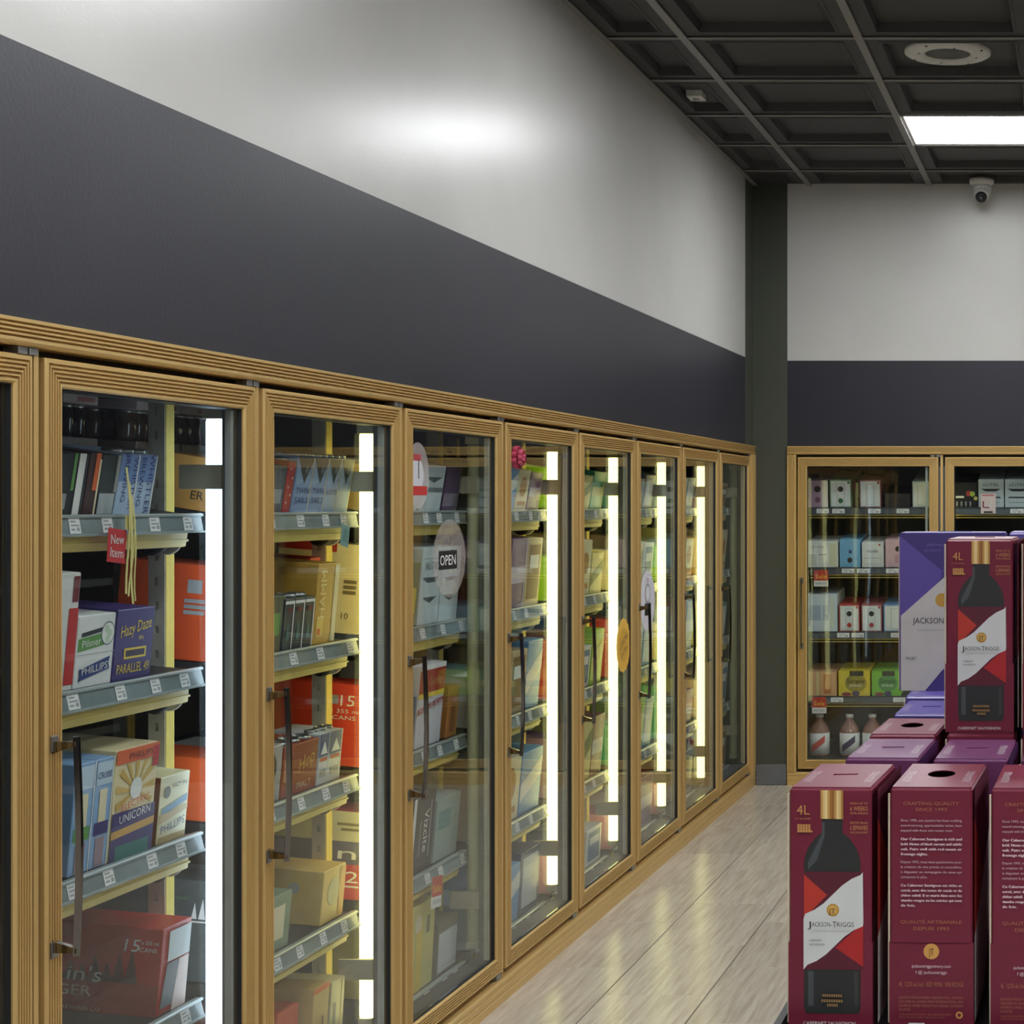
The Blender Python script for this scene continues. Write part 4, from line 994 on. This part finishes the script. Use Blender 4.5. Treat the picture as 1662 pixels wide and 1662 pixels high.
# pale yellow strips modelled after reflections of gold frames in the glass
t = thing('reflection_strips', 'pale yellow strips modelling a reflection, upper shelf, %s' % bayname(2), 'reflection strips', LEFT.w(A(3.225), 0.072, 1.52))
t.rotation_euler = (0, 0, LEFT.rz)
for (x0, z0, x1, z1, wd, bow) in ((0.0, 0.0, 0.006, -0.235, 0.006, 0.004), (0.010, -0.03, 0.030, -0.255, 0.006, -0.006), (0.016, -0.05, 0.014, -0.24, 0.005, 0.008), (0.024, -0.09, 0.038, -0.25, 0.004, -0.004)):
    b = MB(); vs_ = []; n = 8
    for k in range(n + 1):
        q = k / n; xx = x0 + (x1 - x0) * q + bow * math.sin(q * math.pi); zz = z0 + (z1 - z0) * q; yy = -0.004 * math.sin(q * 5)
        vs_ += [(xx - wd / 2, yy, zz), (xx + wd / 2, yy, zz), (xx + wd / 2, yy + 0.0008, zz), (xx - wd / 2, yy + 0.0008, zz)]
    fs = [(0, 1, 2, 3), tuple(n * 4 + j for j in (3, 2, 1, 0))]
    for k in range(n):
        for j in range(4):
            jj = (j + 1) % 4
            fs.append((k * 4 + j, k * 4 + jj, k * 4 + 4 + jj, k * 4 + 4 + j))
    b.add(vs_, fs, 'reflection_yellow'); b.build('strip', t)
b = MB(); b.box(-0.001, 0.030, 0.0010, 0.0022, -0.115, -0.09, 'reflection_yellow'); b.build('reflection_bar', t)

# stickers on the glass: flat prints on their doors
def film(rgb):
    nm = 'film_%d_%d_%d' % tuple(rgb)
    if nm in M: return M[nm]
    m = mat(nm, rgb, rough=0.3)
    m.node_tree.nodes['Principled BSDF'].inputs['Alpha'].default_value = 0.38
    return m
def sticker(door, x, z, shapes, base, rx, rz_, wavy=0, clear=False):
    b = MB(); n = 40
    pts = []
    for k in range(n):
        a = 2 * math.pi * k / n; q = 1.0 + (0.03 * math.cos(wavy * a) if wavy else 0)
        pts.append((rx * q * math.cos(a), rz_ * q * math.sin(a)))
    b.add([(px, 0, pz) for px, pz in pts] + [(px, 0.0005, pz) for px, pz in pts], [tuple(range(n))] + [(k, (k + 1) % n, n + (k + 1) % n, n + k) for k in range(n)], film(base) if clear else ink(base))
    if shapes:
        fc = Faces(2 * rx, 0.001, 2 * rz_, 0.0003); b2 = MB(); fc.draw(b2, shapes)
        k0 = len(b.v)
        b.v += [(xx, yy - 0.0002, zz - rz_) for xx, yy, zz in b2.v]
        for f, i in zip(b2.f, b2.mi):
            b.f.append(tuple(a + k0 for a in f)); b.mi.append(b._m(b2.mats[i])); b.sm.append(False)
    return b.build('sticker', door, (x, 0.0110, z))
D = left_doors
sticker(D[3], 0.105, 1.525, [('disc', 'F', 0.45, 0.5, 0.30, ink((196, 196, 200))), ('rect', 'F', 0.2, 0.20, 0.9, 0.34, RD), ('rect', 'F', 0.30, 0.72, 0.62, 0.82, ink((176, 60, 66))), ('rect', 'F', 0.5, 0.45, 0.54, 0.75, DK)], (206, 196, 198), 0.075, 0.085, clear=True)
sticker(D[3], 0.330, 1.305, [('rect', 'F', 0.16, 0.36, 0.72, 0.60, BK), ('text', 'F', 'OPEN', 0.44, 0.48, 0.13, WH, {'w': 0.48}), ('rect', 'F', 0.25, 0.26, 0.75, 0.29, GY)], (190, 180, 170), 0.120, 0.105, clear=True)
sticker(D[5], 0.590, 0.925, [('disc', 'F', 0.5, 0.5, 0.34, ink((206, 160, 60)), 0.34), ('text', 'F', 'CORONA', 0.52, 0.58, 0.14, ink((54, 50, 60)), {'w': 0.6, 'rot': 24}), ('text', 'F', 'EXTRA', 0.55, 0.38, 0.12, ink((54, 50, 60)), {'w': 0.45, 'rot': 24})], (222, 176, 74), 0.095, 0.100, wavy=24)
sticker(D[6], 0.190, 1.070, [('text', 'F', 'Y', 0.5, 0.82, 0.13, ink((170, 60, 80))), ('disc', 'F', 0.5, 0.62, 0.18, GY), ('disc', 'F', 0.5, 0.62, 0.13, ink((214, 212, 216))), ('rect', 'F', 0.3, 0.26, 0.72, 0.46, BK)], (206, 204, 210), 0.115, 0.118)

# pink gift bow stuck on the glass of the fifth door from the corner
t = thing('gift_bow', 'shiny pink gift bow stuck to the top corner of a cooler door', 'bow', LEFT.w(LEFT.x0 + 4 * PITCH + 0.094, 0.0108, 1.590), (0, 0, LEFT.rz))
b = MB(); vs_ = []; n = 12
for k in range(n + 1):
    a = -math.pi * 0.92 + 2 * math.pi * 0.92 * k / n
    x = 0.021 * (1 + math.cos(a)); z = 0.012 * math.sin(a)
    vs_ += [(x, -0.002 + 0.0, z - 0.0), (x, -0.018, z)]
b.add(vs_, [(2 * k, 2 * k + 2, 2 * k + 3, 2 * k + 1) for k in range(n)], 'pink_ribbon', True)
lm = b.build('ribbon_loop', t).data
t.children[0].rotation_euler = (0, 0, 0)
first = True
for lay, (cnt, yy, sc_, el) in enumerate(((9, 0.0, 1.0, 0.10), (7, -0.008, 0.85, 0.45), (4, -0.014, 0.65, 0.9))):
    for k in range(cnt):
        a = 2 * math.pi * k / cnt + lay * 0.4
        if first:
            o = t.children[0]; first = False
        else:
            o = obj('ribbon_loop', lm, t)
        o.matrix_local = Matrix.Translation((0, yy, 0)) @ Matrix.Rotation(-a, 4, 'Y') @ Matrix.Rotation(-el, 4, 'Z') @ Matrix.Scale(sc_ * 0.88, 4)

# ------------------------------------------------------------------ boxed wine on the black display table
BW, BD, BH = 0.0945, 0.18, 0.266
ZT = 0.869
mar = mat('card_maroon', (118, 36, 58), rough=0.36, var=0.05)
purp = mat('card_purple', (106, 52, 94), rough=0.36, var=0.05)
blue = mat('card_violet', (88, 76, 150), rough=0.36, var=0.05)
def gold_cap(u0, u1, v0, v1):
    tones = [(196, 150, 84), (226, 196, 130), (236, 214, 156), (206, 160, 92), (168, 118, 60), (150, 104, 54), (196, 150, 84), (232, 206, 146), (222, 190, 124), (180, 134, 72)]
    n = len(tones)
    return [('rect', 'F', u0 + (u1 - u0) * k / n, v0, u0 + (u1 - u0) * (k + 1) / n, v1, ink(c, 0.35)) for k, c in enumerate(tones)]
def bottle_front():
    g = ink((196, 142, 84)); glassk = ink((44, 46, 46)); g2 = ink((74, 80, 82)); wine = ink((92, 30, 46)); red = ink((190, 58, 44)); red2 = ink((178, 40, 42))
    half = [(0.122, 0.874), (0.122, 0.815)]
    for k in range(9):
        q = k / 8.0
        half.append((0.122 + 0.213 * math.sin(q * math.pi / 2) ** 1.3, 0.815 - 0.13 * (1 - math.cos(q * math.pi / 2)) ** 0.8))
    cx = 0.522
    sil = [(cx + a, v) for a, v in half] + [(cx + 0.335, 0.085), (cx + 0.31, 0.058), (cx - 0.31, 0.058), (cx - 0.335, 0.085)] + [(cx - a, v) for a, v in reversed(half)]
    def arc(p0, p1, bend):
        out = []
        for k in range(7):
            q = k / 6.0
            out.append((p0[0] + (p1[0] - p0[0]) * q, p0[1] + (p1[1] - p0[1]) * q + bend * math.sin(2 * math.pi * q)))
        return out
    white = [(0.182, 0.242), (0.182, 0.455)] + arc((0.20, 0.475), (0.86, 0.640), -0.012) + [(0.885, 0.652), (0.892, 0.44)] + arc((0.885, 0.425), (0.23, 0.262), 0.012)
    s = [('poly', 'F', sil, glassk)]
    s += [('poly', 'F', [(0.40, 0.86), (0.43, 0.86), (0.43, 0.80), (0.34, 0.70), (0.235, 0.66), (0.23, 0.69), (0.33, 0.76), (0.40, 0.81)], g2), ('rect', 'F', 0.235, 0.09, 0.30, 0.235, g2), ('rect', 'F', 0.78, 0.09, 0.83, 0.235, ink((62, 60, 60)))]
    s += [('rect', 'F', 0.186, 0.242, 0.890, 0.652, wine), ('poly', 'F', [(0.186, 0.64), (0.46, 0.555), (0.186, 0.455)], red), ('poly', 'F', [(0.890, 0.44), (0.890, 0.255), (0.56, 0.335)], red2),
          ('poly', 'F', white, ink((216, 220, 218))), ('disc', 'F', 0.53, 0.492, 0.075, ink((190, 146, 62))), ('disc', 'F', 0.53, 0.492, 0.058, ink((214, 172, 90)))]
    s += gold_cap(0.385, 0.655, 0.874, 0.994)
    for k in range(5):
        s.append(('rect', 'F', 0.112 + k * 0.032, 0.822, 0.112 + k * 0.032 + 0.026, 0.852, g))
    s += [('rect', 'F', 0.112, 0.818, 0.29, 0.826, g)]
    for (v, a, c) in ((0.136, 0.41, 0.65), (0.115, 0.40, 0.66), (0.098, 0.47, 0.60)):
        n = 9
        for k in range(n):
            u = a + (c - a) * k / n
            s.append(('rect', 'F', u, v - 0.006, u + (c - a) / n * 0.72, v + 0.006, ink((150, 118, 76))))
    s += [('text', 'F', '4L', 0.19, 0.915, 0.040, g, {'w': 0.15}), ('text', 'F', '27 GLASSES', 0.19, 0.878, 0.006, g, {'w': 0.19}),
          ('text', 'F', 'FRESH UP TO', 0.85, 0.943, 0.009, g, {'w': 0.21}), ('text', 'F', '6 WEEKS', 0.85, 0.922, 0.018, g, {'w': 0.21}), ('text', 'F', 'AFTER OPENING', 0.85, 0.902, 0.008, g, {'w': 0.21}),
          ('text', 'F', 'RESTE FRAIS', 0.85, 0.862, 0.009, g, {'w': 0.21}), ('text', 'F', '6 SEMAINES', 0.85, 0.842, 0.018, g, {'w': 0.21}), ('text', 'F', 'UNE FOIS OUVERT', 0.85, 0.822, 0.008, g, {'w': 0.21}),
          ('text', 'F', 'JT', 0.53, 0.492, 0.022, ink((90, 60, 30))),
          ('text', 'F', 'J', 0.262, 0.436, 0.026, DK, {'w': 0.04}), ('text', 'F', 'ACKSON', 0.40, 0.437, 0.019, DK, {'w': 0.215}), ('text', 'F', '-', 0.523, 0.437, 0.018, DK, {'w': 0.018}), ('text', 'F', 'T', 0.560, 0.437, 0.024, DK, {'w': 0.045}), ('text', 'F', 'RIGGS', 0.69, 0.437, 0.019, DK, {'w': 0.20}),
          ('text', 'F', 'CANADIAN VINTNER SINCE 1993', 0.53, 0.409, 0.006, ink((170, 160, 140)), {'w': 0.44}),
          ('text', 'F', 'CABERNET', 0.262, 0.370, 0.009, DK, {'w': 0.15, 'al': 'L'}), ('text', 'F', 'SAUVIGNON', 0.262, 0.353, 0.009, DK, {'w': 0.18, 'al': 'L'}),
          ('text', 'F', 'CABERNET SAUVIGNON', 0.5, 0.024, 0.014, WH, {'w': 0.62})]
    return s
def text_front():
    g = ink((176, 112, 84)); wt = ink((206, 180, 190)); g2 = ink((214, 160, 84)); s = []
    def para(lines, v, hh, m, bold=0, u=0.14, wd=0.72, step=0.021):
        for k, ln in enumerate(lines):
            opt = {'w': wd if k < len(lines) - 1 else wd * min(1.0, len(ln) / max(1, len(lines[0]))), 'al': 'L'}
            s.append(('text', 'F', ln, u, v - k * step, hh, m, opt))
            if bold: s.append(('text', 'F', ln, u + 0.004, v - k * step, hh, m, opt))
    s.append(('text', 'F', 'CRAFTING QUALITY', 0.5, 0.939, 0.014, g, {'w': 0.66})); s.append(('text', 'F', 'SINCE 1993', 0.5, 0.914, 0.014, g, {'w': 0.37}))
    para(['Since 1993, our passion has been crafting', 'award-winning, approachable wines, best', 'enjoyed with those who matter most.'], 0.868, 0.010, wt)
    para(['Our Cabernet Sauvignon is rich and', 'bold. Notes of black currant and subtle', 'oak. Pairs well with red meats or', 'fromage nights.'], 0.790, 0.011, ink((226, 206, 212)), 1)
    para(['Depuis 1993, nous nous passionnons pour', 'la création de vins primés et accessibles,', 'à déguster en compagnie de ceux qui', 'comptent le plus.'], 0.694, 0.010, wt)
    para(['Ce Cabernet Sauvignon est riche et', 'corsé, avec des notes de cassis et de', 'chêne subtil. Il se marie bien avec les', 'viandes rouges ou les soirées qui vont', 'de fois.'], 0.596, 0.011, ink((226, 206, 212)), 1)
    s.append(('text', 'F', 'QUALITÉ ARTISANALE', 0.5, 0.443, 0.014, g, {'w': 0.72})); s.append(('text', 'F', 'DEPUIS 1993', 0.5, 0.415, 0.014, g, {'w': 0.42}))
    s.append(('disc', 'F', 0.5, 0.318, 0.093, g2)); s.append(('text', 'F', 'JT', 0.5, 0.318, 0.028, ink((120, 76, 40)), {'w': 0.06}))
    s.append(('text', 'F', 'jacksontriggswinery.com', 0.5, 0.258, 0.013, ink((226, 206, 212)), {'w': 0.46})); s.append(('text', 'F', 'f @ jacksontriggs', 0.5, 0.232, 0.013, ink((226, 206, 212)), {'w': 0.37}))
    s.append(('text', 'F', '4L  12.5% alc./vol.  RED WINE · VIN ROUGE', 0.5, 0.182, 0.020, g, {'w': 0.76}))
    para(['JACKSON-TRIGGS WINERY, NIAGARA FALLS, ONTARIO', 'CELLARED IN CANADA FROM INTERNATIONAL AND', 'DOMESTIC WINES. PRODUIT DU CANADA. CONTIENT', 'SULFITES'], 0.126, 0.010, g, 0, 0.12, 0.76, 0.017)
    para(['PLEASE RECYCLE THE BOX AND BAG SEPARATELY', 'VEUILLEZ RECYCLER LA BOITE ET LE SAC'], 0.055, 0.007, g, 0, 0.12, 0.62, 0.012)
    s.append(('disc', 'F', 0.83, 0.052, 0.042, g2)); s.append(('disc', 'F', 0.83, 0.052, 0.022, ink((120, 36, 54))))
    s.append(('rect', 'F', 0.23, 0.0, 0.42, 0.018, WH)); s.append(('rect', 'F', 0.46, 0.0, 0.76, 0.012, WH))
    return s
def side_art(lite, dark, f='R'):
    return [('poly', f, [(0, 1), (1, 1), (1, 0.62), (0.55, 0.62), (0.0, 0.88)], dark), ('poly', f, [(0, 0.88), (0.62, 0.56), (0.0, 0.38)], lite), ('poly', f, [(0.0, 0.38), (1, 0.72), (1, 0.28), (0.72, 0.05), (0.0, 0.02)], ink((206, 200, 196))),
            ('poly', f, [(1, 0.26), (1, 0.0), (0.5, 0.0)], dark)]
def malbec_face():
    a = ink((92, 76, 152)); d = ink((66, 52, 118)); s = []
    s += [('rect', 'F', 0, 0, 1, 1, d), ('poly', 'F', [(0.0, 0.985), (0.0, 0.46), (0.55, 0.86), (0.40, 0.76)], a), ('poly', 'F', [(0.0, 0.985), (0.40, 0.735), (0.36, 0.68), (0.0, 0.46)], a),
          ('poly', 'F', [(0.012, 0.475), (0.42, 0.72), (0.98, 0.98), (0.98, 0.44), (0.40, 0.13), (0.24, 0.0), (0.012, 0.0)], ink((196, 192, 188))),
          ('disc', 'F', 0.40, 0.575, 0.065, ink((190, 146, 62)))]
    s += [('text', 'F', 'JACKSON-TRIGGS', 0.125, 0.445, 0.036, DK, {'w': 0.54, 'al': 'L'}), ('text', 'F', 'CANADIAN VINTNER', 0.17, 0.385, 0.012, GY, {'w': 0.4, 'al': 'L'}), ('text', 'F', 'MALBEC', 0.06, 0.205, 0.020, DK, {'w': 0.10, 'al': 'L'}),
          ('text', 'F', 'CRAFTING', 0.33, 0.925, 0.014, ink((120, 104, 176)), {'w': 0.16}), ('text', 'F', 'QUALITY', 0.31, 0.89, 0.014, ink((120, 104, 176)), {'w': 0.16})]
    return s

def holed_plate(b, x0, x1, y0, y1, z0, z1, w_, d_, m):
    """rectangular plate z0..z1 with an oval hand hole"""
    n = 24; cx, cy, rx, ry = 0.0, 0.55 * d_, 0.17 * w_, 0.145 * d_
    hol = []; out = []
    for k in range(n):
        a = 2 * math.pi * (k + 0.5) / n; ca, sa = math.cos(a), math.sin(a)
        hol.append((cx + rx * ca, cy + ry * sa))
        q = min(((x1 if ca > 0 else x0) - cx) / ca, ((y1 if sa > 0 else y0) - cy) / sa)
        out.append((cx + q * ca, cy + q * sa))
    corners = [(x1, y1), (x0, y1), (x0, y0), (x1, y0)]
    for c_ in corners:                                     # snap the nearest outline point to each corner
        k = min(range(n), key=lambda i_: (out[i_][0] - c_[0]) ** 2 + (out[i_][1] - c_[1]) ** 2); out[k] = c_
    vs_ = [(x, y, z1) for x, y in out] + [(x, y, z1) for x, y in hol] + [(x, y, z0) for x, y in hol] + [(x, y, z0) for x, y in out]
    fs = []
    for k in range(n):
        j = (k + 1) % n
        fs.append((k, j, n + j, n + k))
        if z1 > z0:
            fs += [(n + k, n + j, 2 * n + j, 2 * n + k), (3 * n + k, 3 * n + j, j, k)]
    b.add(vs_, fs, m)

wine_cache = {}
def wine_box(label, x, y, z, style, base, yaw=0.0, hole=False, wide=False, sticker_side=True):
    w_, d_ = (BD, BW) if wide else (BW, BD)
    t = thing('wine_box', label, 'wine box', (x, y, z), (0, 0, R(yaw)), 'boxed wine on the display table')
    key = (style, base.name, hole, wide)
    if key not in wine_cache:
        parts = []
        b = MB()
        b.bbox(-w_ / 2 + 0.0012, w_ / 2 - 0.0012, 0.0, d_ - 0.0012, BH * 0.355 - 0.004, BH, base, 0.0022)
        if hole:
            del b.f[1], b.mi[1], b.sm[1]                   # open the top, then close it round the hole
            holed_plate(b, -w_ / 2 + 0.0034, w_ / 2 - 0.0034, 0.0022, d_ - 0.0034, BH, BH, w_, d_, base)
        b.box(-w_ / 2, w_ / 2, 0.0, d_, 0.0, BH * 0.355, base)
        parts.append(b.build('box', t))
        b = MB()                      # bare board edges of the glue seam and lid flap
        b.bbox(-w_ / 2 - 0.0016, -w_ / 2 + 0.0006, 0.0015, 0.005, 0.004, BH - 0.006, 'cream_edge', 0.0006)
        parts.append(b.build('board_edge', t))
        fc = Faces(w_, d_, BH, 0.0004)
        lid = MB()
        if hole: holed_plate(lid, -w_ / 2 + 0.003, w_ / 2 - 0.003, 0.004, d_ - 0.004, BH + 0.0002, BH + 0.0012, w_, d_, base)
        else: lid.bbox(-w_ / 2 + 0.003, w_ / 2 - 0.003, 0.004, d_ - 0.004, BH, BH + 0.0012, base, 0.0005)
        parts.append(lid.build('lid_flap', t))
        sh = {'bottle': bottle_front, 'text': text_front, 'malbec': malbec_face, 'plain': lambda: []}[style]()
        red = ink((170, 52, 44))
        if base is mar: sh = sh + side_art(red, ink((92, 26, 48)))
        elif base is purp: sh = sh + side_art(ink((130, 70, 140)), ink((70, 28, 84)))
        tops = [('text', 'T', 'JACKSON-TRIGGS', 0.13, 0.42, 0.05, ink((200, 186, 192)), {'rot': 90, 'sx': 0.72}), ('text', 'T', 'JACKSON-TRIGGS', 0.86, 0.42, 0.05, ink((200, 186, 192)), {'rot': 90, 'sx': 0.72})] if not wide else [('text', 'T', 'JACKSON-TRIGGS', 0.5, 0.2, 0.12, WH)]
        if not hole:                                       # die-cut handle tongue, lifted a little
            q = [(0.36, 0.50), (0.40, 0.60), (0.62, 0.62), (0.66, 0.52)]
            fl = MB(); fl.extrude_z([(-w_ / 2 + u * w_, v * d_) for u, v in q], BH + 0.0010, BH + 0.0024, base); parts.append(fl.build('handle_tongue', t))
        b = MB(); fc.e = 0.0004
        front = [s_ for s_ in sh if s_[0] != 'text']
        # the front of the upper half sits back a little: keep all print proud of the lower half
        fc.draw(b, front)
        if b.v: parts.append(b.build('printed_artwork', t))
        b = MB(); fc.e = 0.0004 + 0.0002 * min(len(front), 8)
        k_ = [s_ for s_ in sh if s_[0] == 'text']
        f2 = Faces(w_, d_, BH, 0.0022); 
        class _F(Faces): pass
        if k_:
            lv = MB(); f3 = Faces(w_, d_, BH, 0.0)
            f3.pt = lambda f, a_, b_, k=1, w_=w_, d_=d_: (-w_ / 2 + a_, -(0.0004 + 0.0001 * len(front) + 0.0008), b_)
            f3.draw(lv, k_); parts.append(lv.build('lettering', t))
        f4 = Faces(w_, d_, BH + 0.0012, 0.0004)
        for tt in tops:
            tp = MB(); f4.draw(tp, [tt]); parts.append(tp.build('lid_print', t))
        wine_cache[key] = [(p.name.split('.')[0], p.data) for p in parts]
    else:
        for nm, me in wine_cache[key]:
            obj(nm, me, t)
    return t

XA, XBc, XC = -0.281, -0.1685, -0.055
wine_box('maroon wine box with a bottle picture, standing at the corner of the black table', XA, 1.942, ZT, 'bottle', mar, -2.4)
wine_box('maroon wine box with small print and a black handle hole, beside the corner box', XBc, 1.942, ZT, 'text', mar, -2.0, hole=True)
wine_box('maroon wine box with small print, third along the table edge from the corner', XC, 1.935, ZT, 'text', mar, -1.5)
wine_box('purple lidded wine box directly behind the box at the table corner', -0.2495, 2.168, ZT, 'plain', purp, -2.0)
wine_box('purple lidded wine box directly behind the box with the black handle hole', -0.139, 2.160, ZT, 'plain', purp, -1.5)
wine_box('purple lidded wine box at the right end of the second row', -0.030, 2.160, ZT, 'plain', purp, -1.5)
wine_box('maroon wine box with a black handle hole, third row beside the upright bottle box', -0.2465, 2.390, ZT, 'plain', mar, -2.0, hole=True)
wine_box('maroon wine box in the third row carrying the upright bottle box', -0.140, 2.392, ZT, 'plain', mar, -1.0)
wine_box('maroon wine box at the right end of the third row', -0.036, 2.392, ZT, 'plain', mar, -1.0)
wine_box('violet lidded wine box in the fourth row', -0.238, 2.622, ZT, 'plain', blue, -1.5)
wine_box('violet lidded wine box in the fourth row behind the upright bottle box', -0.133, 2.622, ZT, 'plain', blue, 0)
wine_box('violet wine box lying under the large violet label box', -0.245, 2.860, ZT, 'plain', blue, 0)
wine_box('violet wine box supporting the right end of the large violet label box', -0.140, 2.860, ZT, 'plain', blue, 0)
wine_box('upright maroon wine box with a bottle picture, stacked on the third row', -0.1425, 2.408, ZT + BH + 0.0018, 'bottle', mar, -1.0)
wine_box('maroon wine box stacked beside the upright bottle box', -0.036, 2.420, ZT + BH + 0.0018, 'text', mar, 1.0)
wine_box('large violet wine box showing its white slanted label, stacked at the back', -0.219, 2.972 - 0.03, ZT + BH + 0.0018, 'malbec', blue, 0.6, wide=True)
wine_box('violet wine box with small print stacked beside the white slanted label', -0.078, 2.94, ZT + BH + 0.0018, 'text', blue, 0)

# black display table with a low lip
t = thing('display_table', 'black display table under the stacked wine boxes', 'table', (-0.05, 2.5, 0))
b = MB(); b.bbox(-0.283, 0.45, -0.59, 0.62, ZT - 0.03, ZT - 0.0005, 'table_black', 0.003); b.build('table_top', t)
b = MB()
b.extrude_x([(-0.600, ZT - 0.035), (-0.591, ZT - 0.035), (-0.591, ZT + 0.004), (-0.594, ZT + 0.006), (-0.600, ZT + 0.003)], -0.292, 0.46, 'table_black'); b.build('front_lip', t)
b = MB(); b.box(-0.292, -0.2835, -0.590, 0.628, ZT - 0.035, ZT + 0.008, 'table_black'); b.build('side_lip', t); b = MB(); b.box(0.4505, 0.462, -0.598, 0.628, ZT - 0.035, ZT + 0.008, 'table_black'); b.build('side_lip', t)
lg = None
for lx in (-0.25, 0.41):
    for ly in (-0.54, 0.56):
        if lg is None:
            b = MB(); b.bbox(-0.025, 0.025, -0.025, 0.025, 0.0005, ZT - 0.0305, 'table_black', 0.003); lg = b.build('leg', t, (lx, ly, 0)).data
        else: obj('leg', lg, t, (lx, ly, 0))
b = MB(); b.bbox(-0.222, 0.382, -0.51, 0.53, 0.20, 0.23, 'table_black', 0.003); b.build('lower_shelf', t)

# dark shelving run across the aisle, which the glass doors mirror
t = thing('store_shelf', 'dark free standing shop shelving across the aisle from the cooler doors', 'shelving', (1.35, 5.3, 0))
b = MB(); b.bbox(-0.03, 0.03, -2.6, 2.6, 0.001, 1.45, mat('gondola_black', (36, 32, 32), rough=0.5), 0.004); b.build('back_panel', t)
b = MB(); b.bbox(-0.45, -0.0305, -2.6, 2.6, 0.001, 0.14, 'gondola_black', 0.004); b.build('plinth', t)
sm = None
for z in (0.45, 0.78, 1.10):
    b = MB(); b.bbox(-0.40, -0.0305, -2.6, 2.6, -0.012, 0.012, 'gondola_black', 0.003)
    b.box(-0.404, -0.4005, -2.6, 2.6, -0.018, 0.014, 'channel_grey')
    if sm is None: sm = b.build('shelf', t, (0, 0, z)).data
    else: obj('shelf', sm, t, (0, 0, z))
